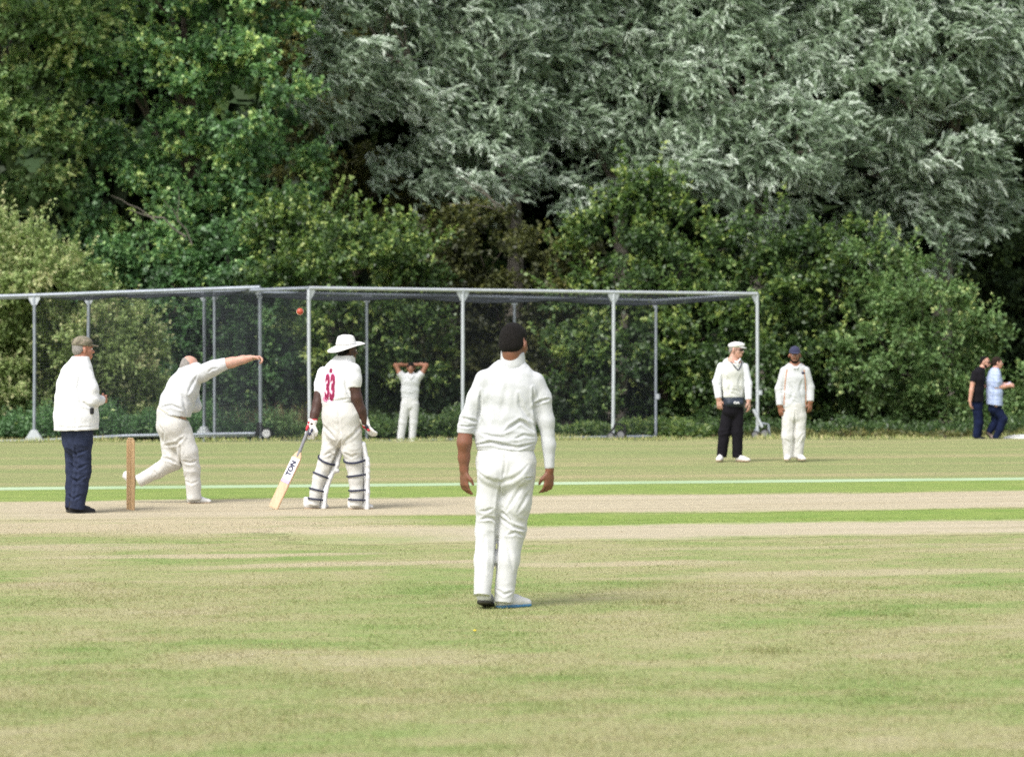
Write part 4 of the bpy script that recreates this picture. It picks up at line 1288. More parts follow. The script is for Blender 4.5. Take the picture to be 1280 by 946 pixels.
# ---------------------------------------------------------------- the people in the picture
def hair_cap(P, hd, mat, grow=0.011, front=0.045, low=-0.05, top=None, name='hair', flat=1.0, rough=0.002):
    """short hair: the skull grown by a little, cut back from face and nape"""
    g = grow
    pr = [hd.el(0, -0.014, 0.035, 0.074 + g * 0.65, 0.094 + g, (0.088 + g) * flat), hd.el(0, -0.045, -0.015, 0.066 + g, 0.060 + g, 0.06)]
    n1 = hd.f * 0.75 - hd.u * 0.62
    return garment(name, [G(pr, 0.02, [(hd.at(0, front, 0.03), n1), (hd.at(0, -0.03, low), -hd.u + hd.f * 0.25)])], min(P.h, 0.007), mat, P.root, crumple=rough, seed=3, reduce=0.7)

# --- the near fielder, back to the camera
P = Person('person in cricket whites nearest the camera, seen from behind, left sleeve pushed up', 625, 760, facing=10)
T = [(632, 563, 37), (632, 545, 37.5), (633, 520, 36), (634, 495, 36.5), (637, 478, 35), (640, 466, 27), (641, 452, 16)]
AL = [(606, 475, 13.5), (595, 498, 11.8), (585, 524, 10.6), (581.5, 541, 10.2)]
AR = [(668, 478, 14), (678, 497, 11.6), (683, 526, 10.4), (686, 556, 8.9), (687, 586, 6.8)]
LEG = [(615, 590, 19, -0.01), (611, 630, 16.5, 0), (608, 662, 14.2, 0.02), (605.5, 700, 12.8, -0.02), (602.5, 743.5, 11.2, -0.08)]
RIG = [(651, 590, 20), (645, 630, 19, 0.01), (640, 662, 17.6, 0.04), (634.5, 700, 15, 0.02), (629.5, 753, 12.2)]
hd = Head(P.J(642.5, 429.5), 28, -7)
skin_body(P, P.torso(T, 0.6, 0.86) + P.limb(AL[:3], 0.72) + P.limb([(583, 526, 9), (580.5, 553, 9, -0.01), (580, 572, 7.2, 0.01), (580, 587, 5.6, 0.015)]) + P.limb(AR, 0.72)
          + P.shin(LEG, 0.72) + P.shin(RIG, 0.72) + hd.neck(P.J(641, 458), 0.066, 0.06), SK_BROWN, hd,
          [hand(P.J(580, 588, 0.015), (0.02, 0.05, -1), (0.75, 0.65, 0), (0.6, -0.8, 0), 0.34), hand(P.J(687, 588, 0.0), (-0.06, 0.04, -1), (-0.6, 0.75, 0), (-0.6, -0.75, 0), 0.48)], 0.0062)
hd.face(P.root, LIP_D, HAIR_BLACK)
hair_cap(P, hd, plain('cropped_black_hair', (0.011, 0.009, 0.008), 0.85, 0, 0.4, 90, 1.0, 0, 240), 0.013, 0.030, -0.056, rough=0.007)
j = P.J
garment('shirt', [G(P.torso(T, 0.6), 0.03, [(j(632, 563), (0, 0, -1)), (j(641, 449), (0, 0, 1))]),
                  G(P.limb(AL), 0.025, [P.cut(AL)]), G(P.limb(AR), 0.025, [P.cut(AR)]),
                  G([EC(j(582.5, 534), j(581.5, 540), 0.056, 0.054)], 0.01, [(j(581, 541.5), (0, 0, -1))])],
        0.0062, W_SHIRT, P.root, k=0.016, seed=4, crumple=0.0022, reduce=0.6, folds=[
    (j(672, 503, -0.05), (-0.75, 0, 0.7), 0.05, 0.006, 0.07), (j(683, 545), (0.3, 0, 1), 0.06, 0.006, 0.10), (j(632, 550, -0.1), (0.1, 0, 1), 0.05, 0.006, 0.14)],
    lines=px_lines(P, ([(629, 540), (640, 532), (650, 525.5), (655, 528), (667, 539)], 0.012, 0.010), ([(648, 492), (651, 508), (658, 518), (666, 526)], 0.009, 0.012), ([(594, 556), (614, 552), (632, 556), (646, 559), (668, 553)], 0.011, 0.009),
        ([(601, 541), (615, 545), (631, 546)], 0.007, 0.009), ([(666, 505), (678, 500.5), (688, 498)], 0.009, 0.007), ([(666, 484), (668, 505), (669.5, 525), (670.5, 548)], 0.012, 0.009), ([(574, 521), (586, 524), (598, 527)], 0.009, 0.008),
        ([(572, 531.5), (584, 533), (597, 531)], 0.008, 0.006), ([(601, 488), (600, 510), (597, 532)], 0.011, 0.009), ([(633, 480), (631, 500), (626, 522)], 0.005, 0.018), ([(612, 490), (609, 512), (612, 530)], 0.005, 0.016), ([(643, 548), (655, 543), (668, 546)], 0.006, 0.008), ([(624, 458), (636, 461), (655, 457)], 0.004, 0.007)))
garment('collar', [G(P.limb([(641, 456, 16.8), (640.5, 436, 15.0)]), 0.01, [(j(640.5, 438, 0.0), (0.0, -0.35, 1))])], 0.0075, W_SHIRT, P.root, crumple=0.002)
HIP = [(631, 550, 34), (632.5, 578, 37.5), (632.5, 597, 34)]
garment('trousers', [G(P.torso(HIP, 0.64) + [EL(j(616, 590, -0.055), (0.088, 0.085, 0.095)), EL(j(649, 590, -0.055), (0.088, 0.085, 0.095))], 0.02, [(j(632, 556), (0, 0, 1))]), G(P.limb(LEG), 0.03, [P.cut(LEG)]), G(P.limb(RIG), 0.03, [P.cut(RIG)])],
        0.0065, W_TROUSER, P.root, k=0.010, seed=9, crumple=0.0028, reduce=0.6, folds=[
    (j(645, 655, -0.1), (0.35, 0, 1), 0.06, 0.006, 0.12), (j(610, 652, -0.08), (-0.2, 0, 1), 0.055, 0.006, 0.10), (j(603, 738), (0.1, 0, 1), 0.045, 0.007, 0.07), (j(629, 740), (-0.15, 0, 1), 0.05, 0.007, 0.08)],
    lines=px_lines(P, ([(626, 600), (624, 622), (622, 646), (620, 700), (616.5, 752)], 0.012, 0.010), ([(625, 644), (634, 653), (643, 658), (657, 662)], 0.011, 0.009), ([(627, 637), (633, 645), (640, 654)], 0.008, 0.008), ([(634, 668), (645, 664), (655, 670)], 0.007, 0.009),
        ([(600, 649), (609, 646), (616, 647), (622, 653)], 0.009, 0.008), ([(599, 638), (607, 638), (616, 634)], 0.006, 0.008), ([(655, 603), (645, 618), (633, 638)], 0.007, 0.011), ([(662, 612), (655, 626), (646, 640)], 0.006, 0.010),
        ([(597, 588), (607, 597), (617, 601), (626, 601.5), (640, 598), (650, 591), (660, 580)], 0.007, 0.013), ([(655, 596), (660, 596.6), (666, 595.5)], 0.008, 0.005), ([(633, 672), (637, 690), (641, 712)], 0.005, 0.012), ([(606, 668), (604, 690), (606, 715)], 0.004, 0.011), ([(631, 562), (631.5, 580), (628, 598)], 0.005, 0.007), ([(620, 735), (630, 742), (641, 738)], 0.006, 0.008)))
shoe(P, j(602.5, 752, -0.09), (0.16, 0.95, -0.17), W_SHOE, DARK_SOLE)
shoe(P, j(620, 760.5, 0.0), (0.80, 0.60, 0.0), W_SHOE, BLUE_SOLE)

# --- the umpire in the white jacket
P = Person('person in white jacket, camouflage cap and navy trousers standing beside the wooden stumps', 98, 641, facing=52)
j = P.J
T = [(95.5, 540, 30), (95, 520, 29.5), (95, 500, 28), (95, 482, 25.5), (97, 468, 22), (100, 457, 15), (101, 447, 11.5)]
AR = [(112, 471, 9.5, -0.14), (117, 486, 9.5, -0.17), (119, 500, 9, -0.17), (127, 500, 6.5, 0.0)]
AL = [(80, 472, 9.5, 0.13), (74, 497, 9, 0.16), (78, 515, 8, 0.28), (92, 512, 6.5, 0.36)]
L1 = [(89, 550, 11.5, 0.07), (91, 588, 10.5, 0.08), (90, 610, 9.8, 0.07), (89, 635, 9.8, 0.07)]
L2 = [(104, 550, 12, -0.06), (104.5, 588, 11, -0.06), (101, 610, 10, -0.06), (97, 636, 9.8, -0.06)]
hd = Head(j(103.5, 436.5), 62, 0)
skin_body(P, P.torso(T, 0.7, 0.64) + P.limb(AR, 0.7) + P.limb(AL, 0.7) + P.shin(L1, 0.58) + P.shin(L2, 0.58) + hd.neck(j(101, 455)), SK_TAN, hd,
          [hand(j(125, 500, 0.0), (0.55, 0.8, 0.1), (-0.7, 0.5, 0), (0, 0, 1), 0.7), hand(j(92, 512, 0.36), (0.9, 0.2, 0), (0, -1, 0), (0, 0, 1), 0.6)])
hd.face(P.root, LIP_L, HAIR_GREY)
hair_cap(P, hd, HAIR_GREY, 0.006, 0.02, -0.055)
garment('jacket', [G(P.torso(T, 0.7), 0.03, [(j(95, 538), (0.04, 0, -1)), (j(101, 445), (0.0, 0, 1))]), G(P.limb(AR), 0.03, [P.cut(AR)]), G(P.limb(AL), 0.03, [P.cut(AL)])],
        0.0095, W_JACKET, P.root, k=0.018, seed=21, lines=px_lines(P, ([(104, 463), (102, 483), (106, 502), (118, 509)], 0.016, 0.014), ([(88, 470), (91, 492), (94, 516)], 0.009, 0.02), ([(76, 483), (75, 505), (74, 530)], 0.010, 0.018), ([(97, 505), (101, 520), (100, 535)], 0.008, 0.016), ([(68, 532), (95, 534), (127, 532)], 0.006, 0.008)), crumple=0.005, folds=[(j(118, 498, -0.18), (0.3, 0, 1), 0.05, 0.011, 0.1), (j(95, 520, -0.2), (1, 0, 0.15), 0.13, 0.012, 0.25), (j(108, 480, -0.2), (0.8, 0, 0.5), 0.07, 0.010, 0.12), (j(85, 500, -0.15), (1, 0, 0.3), 0.10, 0.008, 0.18)])
garment('trousers', [G(P.torso([(96, 532, 22), (97, 552, 21)], 0.72), 0.03, [(j(96, 528), (0, 0, 1))]), G(P.limb(L1), 0.03, [P.cut(L1)]), G(P.limb(L2), 0.03, [P.cut(L2)])],
        0.0095, NAVY, P.root, k=0.012, seed=22, lines=px_lines(P, ([(84, 560), (97, 567), (112, 561)], 0.012, 0.012), ([(86, 578), (98, 586), (112, 579)], 0.014, 0.012), ([(88, 596), (98, 601), (109, 594)], 0.012, 0.012), ([(97, 556), (98, 590), (95, 628)], 0.014, 0.014), ([(84, 618), (94, 623), (104, 617)], 0.012, 0.011)), crumple=0.006, folds=[(j(100, 590, -0.1), (0.2, 0, 1), 0.07, 0.016, 0.15), (j(95, 622), (0, 0, 1), 0.055, 0.016, 0.10), (j(104, 565, -0.1), (0.6, 0, 0.8), 0.08, 0.012, 0.15)])
shoe(P, j(80, 640.5, 0.07), (0.86, 0.5, 0), BLACK_LEATHER, DARK_SOLE, k=1.02)
shoe(P, j(87, 642, -0.07), (0.93, 0.36, 0), BLACK_LEATHER, DARK_SOLE, k=1.02)

def camo():
    m, nt, out = nodes_of('camouflage_cloth')
    tc = N(nt, 'ShaderNodeTexCoord')
    n = noise(nt, tc.outputs['Object'], 24, 2, 0.5)
    r = nt.nodes.new('ShaderNodeValToRGB'); r.color_ramp.interpolation = 'CONSTANT'
    el = r.color_ramp.elements
    for p in (0.42, 0.52, 0.6): el.new(p)
    for e, (p, c) in zip(el, ((0, (0.10, 0.085, 0.06)), (0.42, (0.19, 0.165, 0.115)), (0.52, (0.125, 0.12, 0.075)), (0.6, (0.24, 0.20, 0.15)), (1, (0.24, 0.20, 0.15)))):
        e.position = p; e.color = (*c, 1)
    nt.links.new(n, r.inputs[0])
    p = N(nt, 'ShaderNodeBsdfPrincipled', i_Roughness=0.9)
    nt.links.new(r.outputs[0], p.inputs[0]); nt.links.new(p.outputs[0], out.inputs[0])
    return m

def baseball_cap(P, hd, mat, flat=1.0, peak=0.075, low=0.028, grow=0.014, square=0.0, peak_mat=None):
    pr = [hd.el(0, -0.010, 0.036, 0.074 + grow, 0.094 + grow, (0.088 + grow) * flat)]
    if square: pr.append(hd.el(0, 0.0, 0.075, 0.082, 0.10, 0.045 * square))
    c = garment('cap', [G(pr, 0.02, [(hd.at(0, 0, low), -hd.u - hd.f * 0.08)])], 0.008, mat, P.root, crumple=0.002, seed=8)
    pk = [EC(hd.at(0, 0.075, low + 0.012), hd.at(0, 0.095 + peak, low + 0.002), (0.070 * hd.k, 0.0085), (0.052 * hd.k, 0.0065), hd.r)]
    garment('cap_peak', [G(pk, 0.01)], 0.006, peak_mat or mat, c)
    return c
baseball_cap(P, hd, camo(), square=1.0, peak=0.055)
m = MB(); m.lathe([(0.018, -0.03), (0.022, 0), (0.018, 0.03)], 10, Matrix.Translation(j(119, 513, -0.22)))
m.build('ball_counter', M_RUBBER, P.root)

# --- the bowler, just after letting the ball go
P = Person('bald person in whites bowling, leaning forward with one arm stretched to the right', 248, 629, facing=62)
j = P.J
T = [(216, 522, 22.5), (221, 503, 22.5), (229, 485, 21.5), (237, 471, 18), (245, 463, 12)]
AR = [(254, 467, 11.8, -0.12), (268, 460, 10, -0.16), (286, 453.8, 7.8, -0.17)]
AL = [(228, 474, 10, 0.20), (236, 494, 9, 0.30), (241, 508, 8, 0.22), (232, 510, 7, 0.12)]
L1 = [(227, 540, 15, -0.06), (236, 565, 12.8, -0.07), (240.5, 586, 10.6, -0.05), (242, 606, 9.4, -0.03), (243, 624.5, 9.6, -0.02)]
L2 = [(214, 545, 16, 0.08), (216, 575, 13.5, 0.05)]
L3 = [(216, 576, 12.5, 0.05), (196, 589, 9.4, 0.08), (171, 602, 8.4, 0.10)]
hd = Head(j(236.0, 459.5, 0.03), 66, -26)
skin_body(P, P.torso(T, 0.66, 0.76) + P.limb(AR, 0.74) + P.limb([(280, 455.5, 6.8, -0.17), (292, 453, 6.6, -0.18), (306, 449.5, 5.2, -0.19), (315, 447.5, 4, -0.19)]) + P.limb(AL, 0.7) + P.shin(L1, 0.7) + P.limb(L2, 0.7) + P.shin(L3, 0.7) + hd.neck(j(243, 467, 0.0)), SK_RUDDY, hd,
          [hand(j(315, 447.5, -0.19), (1, 0, 0.06), (0.1, -0.3, -1), (0, -1, 0.2), 1.0, 1.12, 1.15), hand(j(232, 510, 0.12), (-0.8, -0.1, 0.3), (0, 1, 0), (0, 0, 1), 0.8)])
hd.face(P.root, LIP_L, HAIR_GREY)
garment('hair', [G([hd.el(0, -0.014, 0.033, 0.077, 0.097, 0.090), hd.el(0, -0.045, -0.015, 0.068, 0.060, 0.06)], 0.02, [(hd.at(0, 0, 0.030), hd.u + hd.f * 0.55), (hd.at(0, -0.03, -0.05), -hd.u + hd.f * 0.25)])], 0.008, HAIR_GREY, P.root, crumple=0.002)
spn = j(245, 463) - j(216, 522)
garment('shirt', [G(P.torso(T, 0.66), 0.03, [(j(217, 519), -spn + A3(0.18, 0, 0))]), G(P.limb(AR), 0.03, [P.cut(AR)]), G(P.limb(AL), 0.03)],
        0.0095, W_SHIRT, P.root, k=0.03, seed=31, lines=px_lines(P, ([(214, 474), (210, 490), (207, 505)], 0.010, 0.016), ([(231, 492), (234, 506), (236, 518)], 0.010, 0.014), ([(249, 469), (243, 480), (238, 492)], 0.012, 0.014), ([(262, 466), (268, 461), (276, 460)], 0.008, 0.010), ([(205, 508), (218, 506), (232, 512)], 0.009, 0.012), ([(222, 470), (224, 484), (219, 497)], 0.008, 0.016)), crumple=0.004, folds=[(j(230, 505, -0.15), (0.9, 0, 0.4), 0.09, 0.011, 0.2), (j(240, 488, -0.15), (0.75, 0, -0.55), 0.08, 0.012, 0.16), (j(262, 465, -0.15), (0.9, 0, 0.3), 0.06, 0.009, 0.1)])
garment('trousers', [G(P.torso([(215.5, 516, 21), (216, 532, 21.5), (221, 548, 18)], 0.7), 0.03, [(j(216, 516), spn)]), G(P.limb(L1), 0.03, [P.cut(L1)]), G(P.limb(L2) + P.limb(L3), 0.03, [P.cut(L3)])],
        0.0095, W_CREAM, P.root, k=0.012, seed=32, lines=px_lines(P, ([(204, 557), (223, 554), (233, 545)], 0.012, 0.014), ([(203, 572), (214, 574), (224, 580)], 0.012, 0.012), ([(228, 552), (227, 578), (231, 592)], 0.014, 0.013), ([(231, 575), (240, 578), (249, 574)], 0.009, 0.012), ([(200, 530), (206, 540), (205, 552)], 0.008, 0.013), ([(232, 600), (241, 604), (250, 600)], 0.007, 0.011), ([(190, 586), (196, 593), (194, 598)], 0.007, 0.01)), crumple=0.005, folds=[(j(215, 575, -0.08), (0.7, 0, 0.7), 0.06, 0.013, 0.13), (j(240, 580, -0.12), (0.25, 0, 1), 0.07, 0.010, 0.13), (j(222, 550, -0.15), (0.5, 0, 0.9), 0.09, 0.011, 0.17), (j(243, 615), (0, 0, 1), 0.05, 0.009, 0.08), (j(185, 596), (0.9, 0, -0.5), 0.06, 0.008, 0.1)])
garment('belt', [G(P.torso([(215.8, 516.5, 21.6), (216.4, 520, 21.8)], 0.71), 0.01, [(j(216.4, 516.2), spn), (j(216, 518.6), -spn)])], 0.0085, cloth('cream_belt', (0.58, 0.53, 0.42)), P.root)
shoe(P, j(233.5, 630, -0.02), (0.95, 0.3, 0), W_SHOE, GREY_SOLE)
shoe(P, j(166, 594, 0.12), (-0.12, 0.52, -0.85), W_SHOE, GREY_SOLE, up=(-0.85, 0.3, 0.4))

# --- the batsman waiting with his bat
P = Person('person in pads and white sun hat, crimson number on shirt, holding a bat', 425, 636, facing=52)
j = P.J
T = [(423, 506, 21.8), (423, 490, 22.5), (424, 475, 22.3), (425, 464, 19.5), (429, 455, 14), (432, 446, 11)]
AR = [(442.5, 463, 10, -0.14), (443.5, 474, 9.8, -0.15), (443.5, 484, 9.4, -0.15)]
AL = [(404, 467, 9.5, 0.13), (400, 480, 8.4, 0.13), (398.5, 492, 7.6, 0.12)]
L1 = [(414, 540, 12.5, 0.06), (412, 562, 11, 0.06), (406, 580, 9.8, 0.06), (399, 597, 8.6, 0.05), (394.5, 615, 7.6, 0.04), (392, 632, 8, 0.04)]
L2 = [(439, 540, 14.5, -0.06), (440, 560, 12.8, -0.06), (443, 580, 10.4, -0.05), (445, 597, 9.4, -0.05), (446, 615, 8.4, -0.05), (445, 632.5, 8.6, -0.05)]
hd = Head(j(434, 438), 58, 0)
skin_body(P, P.torso(T, 0.72, 0.84) + P.limb(AR, 0.76) + P.limb([(443.5, 482, 7.6, -0.15), (446.5, 497, 7.2, -0.15), (452, 512, 6.2, -0.13), (456.5, 527, 4.6, -0.10)])
          + P.limb(AL, 0.76) + P.limb([(398.5, 490, 6.8, 0.12), (396.5, 504, 6.6, 0.10), (393, 517, 5.8, 0.07), (389.5, 530, 4.6, 0.04)]) + P.shin(L1, 0.7) + P.shin(L2, 0.7) + hd.neck(j(431, 452)), SK_DEEP, hd,
          [hand(j(389.5, 531, 0.04), (-0.25, -0.1, -0.95), (0.2, 0.9, 0), (0.8, -0.3, 0), 1.0, 0.95), hand(j(456.5, 528, -0.10), (0.5, 0.2, -0.95), (0.7, 0.6, 0.2), (-0.3, 0.9, 0), 0.25, 0.95)])
hd.face(P.root, LIP_D, HAIR_BLACK)
hair_cap(P, hd, HAIR_BLACK, 0.007, 0.03, -0.055)
W_BAT = cloth('white_cricket_shirt', (0.67, 0.67, 0.68))
bshirt = garment('shirt', [G(P.torso(T, 0.72), 0.03, [(j(423, 504.5), (0.05, 0, -1)), (j(432, 444), (0, 0, 1))]), G(P.limb(AR), 0.03, [P.cut(AR)]), G(P.limb(AL), 0.03, [P.cut(AL)])],
        0.0095, W_BAT, P.root, k=0.02, seed=41, lines=px_lines(P, ([(435, 455), (433.5, 470), (434, 484), (439, 498)], 0.012, 0.012), ([(404, 466), (405, 480), (402, 492)], 0.010, 0.012), ([(405, 498), (420, 501), (440, 497)], 0.007, 0.010), ([(428, 470), (427, 484), (430, 495)], 0.005, 0.016)), crumple=0.003, folds=[(j(428, 496, -0.15), (0.25, 0, 1), 0.07, 0.008, 0.13), (j(441, 478, -0.2), (0.8, 0, 0.5), 0.06, 0.008, 0.09)])
garment('collar', [G(P.limb([(431.5, 453, 13), (432.5, 442, 11.2)]), 0.01, [(j(432, 444.5), (0.12, -0.3, 1))])], 0.009, W_BAT, P.root)
garment('trousers', [G(P.torso([(424, 503, 22.5), (427, 520, 25), (428, 540, 23)], 0.76), 0.03, [(j(424, 502.5), (0, 0, 1))]), G(P.limb(L1), 0.03, [P.cut(L1)]), G(P.limb(L2), 0.03, [P.cut(L2)])],
        0.0095, W_CREAM, P.root, k=0.012, seed=42, lines=px_lines(P, ([(428, 548), (424, 560), (417, 578), (411, 592)], 0.014, 0.013), ([(403, 530), (412, 540), (420, 548)], 0.010, 0.014), ([(452, 530), (444, 542), (431, 552)], 0.010, 0.014), ([(430, 565), (440, 570), (450, 566)], 0.009, 0.012), ([(404, 570), (412, 566), (420, 570)], 0.009, 0.012), ([(424, 508), (425, 530), (427, 548)], 0.007, 0.010)), crumple=0.004, folds=[(j(412, 570, -0.05), (-0.3, 0, 1), 0.07, 0.012, 0.13), (j(441, 568, -0.15), (0.15, 0, 1), 0.065, 0.010, 0.12), (j(430, 545, -0.15), (0.8, 0, 0.6), 0.08, 0.011, 0.15), (j(445, 530, -0.15), (-0.6, 0, 0.8), 0.09, 0.010, 0.14)])
# pads: padded fronts with upright ribs, held by navy straps round the calf
W_PAD = cloth('white_pad_cloth', (0.70, 0.70, 0.71)); STRAP = plain('navy_strap', (0.022, 0.026, 0.055), 0.7)
PF = A3(math.sin(R(68)), math.cos(R(68)), 0); PR = A3(math.cos(R(68)), -math.sin(R(68)), 0)
for leg, off in ((L1, 0.105), (L2, 0.118)):
    C = [j(q[0], q[1], q[3]) for q in leg]
    top = C[1] + (C[1] - C[2]) * 0.25
    pts = [top + PF * off * 1.0, C[2] + PF * off * 1.05, C[3] + PF * off * 0.92, C[4] + PF * off * 0.86, C[5] + PF * off * 0.9 + A3(0, 0, -0.02)]
    wid = [0.082, 0.088, 0.080, 0.074, 0.080]
    pr = [EC(a, b, (wa, 0.036), (wb, 0.036), PR) for a, b, wa, wb in zip(pts, pts[1:], wid, wid[1:])]
    for a in range(3):      # knee rolls
        c = C[2] + PF * (off + 0.008) + A3(0, 0, 0.05 - 0.06 * a)
        pr.append(EC(c - PR * 0.07, c + PR * 0.06, 0.026, 0.026))
    pad = garment('leg_pad', [G(pr, 0.015)], 0.009, W_PAD, P.root, crumple=0.002, seed=7, folds=[(pts[3], PR, 0.034, 0.008, 0.3)])
    ts = ((2, 0.72, 0.0), (3, 0.82, 0.0), (4, 0.85, 0.0), (5, 0.5, 0.06))
    for i, t, tilt in ts:
        c = C[i - 1] + (C[i] - C[i - 1]) * t
        ax = unit(C[i] - C[i - 1]); r = (leg[i - 1][2] + (leg[i][2] - leg[i - 1][2]) * t) / P.s + 0.010
        u = unit(PR - ax * PR.dot(ax)); w = np.cross(ax, u)
        w = w if w.dot(PF) > 0 else -w
        m = MB()
        tiltv = ax * (0.025 if i == 2 else 0.0)
        ring = []
        for a in range(22):
            an = 2 * math.pi * a / 22
            ext = 1.0 if math.sin(an) < 0 else 1.0 + 0.45 * math.sin(an)
            ring.append(c + (u * math.cos(an) * r * 1.02 + w * math.sin(an) * r * ext) + tiltv * math.cos(an))
        V, F = [], []
        for p in ring:
            o_ = unit(p - c)
            for dz, dr_ in ((-0.009, -0.004), (-0.009, 0.005), (0.009, 0.005), (0.009, -0.004)):
                V.append(p + ax * dz + o_ * dr_)
        n = len(ring)
        for a in range(n):
            for q in range(4):
                F.append([a * 4 + q, a * 4 + (q + 1) % 4, ((a + 1) % n) * 4 + (q + 1) % 4, ((a + 1) % n) * 4 + q])
        m.add(V, F)
        m.build('strap', STRAP, pad)
shoe(P, j(378.5, 637, 0.04), (0.93, 0.37, 0), W_SHOE, GREY_SOLE, k=1.03)
shoe(P, j(434.5, 637, -0.05), (0.95, 0.3, 0), W_SHOE, GREY_SOLE, k=1.03)
# gloves
W_GLOVE = plain('white_glove_leather', (0.76, 0.75, 0.74), 0.6, 0, 0.1, 20, 0.3); RED = plain('red_glove_panel', (0.55, 0.03, 0.05), 0.55); NAVYP = plain('navy_glove_panel', (0.025, 0.03, 0.07), 0.6)
for w, dr, palm, th, curl, red in ((j(389.5, 530, 0.04), (-0.25, -0.1, -0.95), (0.2, 0.9, 0), (0.8, -0.3, 0), 0.95, (-0.045, 0.0)), (j(456.5, 526, -0.10), (0.5, 0.2, -0.95), (0.7, 0.6, 0.2), (-0.3, 0.9, 0), 0.22, (-0.045, -0.01))):
    W = A3(*w); D = unit(A3(*dr))
    gl = garment('batting_glove', [G(hand(w, dr, palm, th, curl, 1.16, 1.65), 0.006), G([EC(W - D * 0.055, W + D * 0.02, (0.050, 0.040), (0.044, 0.034), (1, 0, 0))], 0.01, [(W - D * 0.05, -D)])], 0.0075, W_GLOVE, P.root, k=0.008)
    pn = unit(A3(*palm)); bk = -pn
    for (t, sd, rr, mt) in ((0.045, -0.030, (0.016, 0.012, 0.034), RED), (0.062, 0.022, (0.013, 0.012, 0.022), NAVYP), (0.10, 0.012, (0.016, 0.012, 0.018), NAVYP if curl > 0.5 else RED), (-0.01, -0.03, (0.012, 0.012, 0.014), RED)):
        S = np.cross(D, pn); S = S if S[0] > 0 else -S
        S = unit(S)
        cpos = W + D * t + S * sd + bk * 0.020 + A3(0, -0.012, 0)
        ball('glove_panel', cpos, rr, mt, gl, np.array([S, bk, D]))
m = MB(); m.lathe([(0.043, -0.012), (0.045, 0), (0.043, 0.012)], 14, Matrix.Translation(j(391, 525, 0.05)))
m.build('sweatband', RED, P.root)
# sun hat: round crown and a wide brim dipping at the back
def hat(P, hd, mat):
    V, F, n = [], [], 40
    prof = [(0.0, 0.152), (0.045, 0.150), (0.075, 0.139), (0.090, 0.115), (0.097, 0.080), (0.101, 0.052), (0.125, 0.046), (0.160, 0.038), (0.190, 0.030), (0.192, 0.025), (0.160, 0.031), (0.120, 0.038), (0.092, 0.042)]
    for i, (r, z) in enumerate(prof):
        for k in range(n):
            a = 2 * math.pi * k / n
            x, y = r * math.cos(a) * 0.94, r * math.sin(a) * 1.03
            dz = 0.0
            if r > 0.105 or i > 9:
                q = (r - 0.1) / 0.09
                dz = q * (0.030 * math.sin(a) - 0.006 + 0.012 * abs(math.cos(a)) + 0.006 * math.sin(3 * a + 1))
            else:
                dz = 0.004 * math.sin(2 * a + 0.5) * (z > 0.1)
            V.append(hd.at(x, y - 0.008, z + dz))
    for i in range(len(prof) - 1):
        for k in range(n):
            F.append([i * n + k, (i + 1) * n + k, (i + 1) * n + (k + 1) % n, i * n + (k + 1) % n])
    h_ = link('sun_hat', mesh_any('sun_hat', V, F), mat, P.root, True)
    V, F = [], []
    for k in range(n):
        a = 2 * math.pi * k / n
        for r, z in ((0.1005, 0.058), (0.1035, 0.058), (0.1015, 0.078), (0.0985, 0.078)):
            V.append(hd.at(r * math.cos(a) * 0.94, r * math.sin(a) * 1.03 - 0.008, z))
    for k in range(n):
        for q in range(4):
            F.append([k * 4 + q, ((k + 1) % n) * 4 + q, ((k + 1) % n) * 4 + (q + 1) % 4, k * 4 + (q + 1) % 4])
    link('hat_band', mesh_any('hat_band', V, F), mat, h_, True)
hd2 = Head(j(434, 437), 66, 6, -4)
hat(P, hd2, cloth('white_hat_cotton', (0.70, 0.695, 0.68)))

def print_on(target, name, text, size, c, right, up, normal, mat, wx=1.0, bold=0.0, parent=None, lift=0.004):
    """lettering laid on a curved surface: real glyph outlines pressed on to it"""
    cu = bpy.data.curves.new(name, 'FONT'); cu.body = text; cu.size = size; cu.align_x = 'CENTER'; cu.align_y = 'CENTER'; cu.offset = bold; cu.resolution_u = 3
    to = bpy.data.objects.new('tmp', cu); COL.objects.link(to)
    dg = bpy.context.evaluated_depsgraph_get()
    me = bpy.data.meshes.new_from_object(to.evaluated_get(dg))
    bpy.data.objects.remove(to); bpy.data.curves.remove(cu)
    bm = bmesh.new(); bm.from_mesh(me)
    bmesh.ops.triangulate(bm, faces=bm.faces[:])
    for _ in range(2):
        es = [e for e in bm.edges if e.calc_length() > size * 0.12]
        if es: bmesh.ops.subdivide_edges(bm, edges=es, cuts=1); bmesh.ops.triangulate(bm, faces=bm.faces[:])
    V = np.array([v.co for v in bm.verts]); F = [[v.index for v in f.verts] for f in bm.faces]
    bm.free(); bpy.data.meshes.remove(me)
    right, up, normal, c = A3(*right), A3(*up), unit(A3(*normal)), A3(*c)
    n = len(target.data.vertices); co = np.empty(n * 3, np.float32); target.data.vertices.foreach_get('co', co)
    tree_ = BVHTree.FromPolygons([Vector(x) for x in co.reshape(-1, 3)], [list(p.vertices) for p in target.data.polygons])
    out = []
    for v in V:
        p = c + right * v[0] * wx + up * v[1]
        hit = tree_.ray_cast(Vector(p + normal * 0.5), Vector(-normal), 1.0)
        q = (np.array(hit[0]) if hit[0] is not None else p) + normal * lift
        out.append(q)
    return link(name, mesh_any(name, out, F), mat, parent or target)

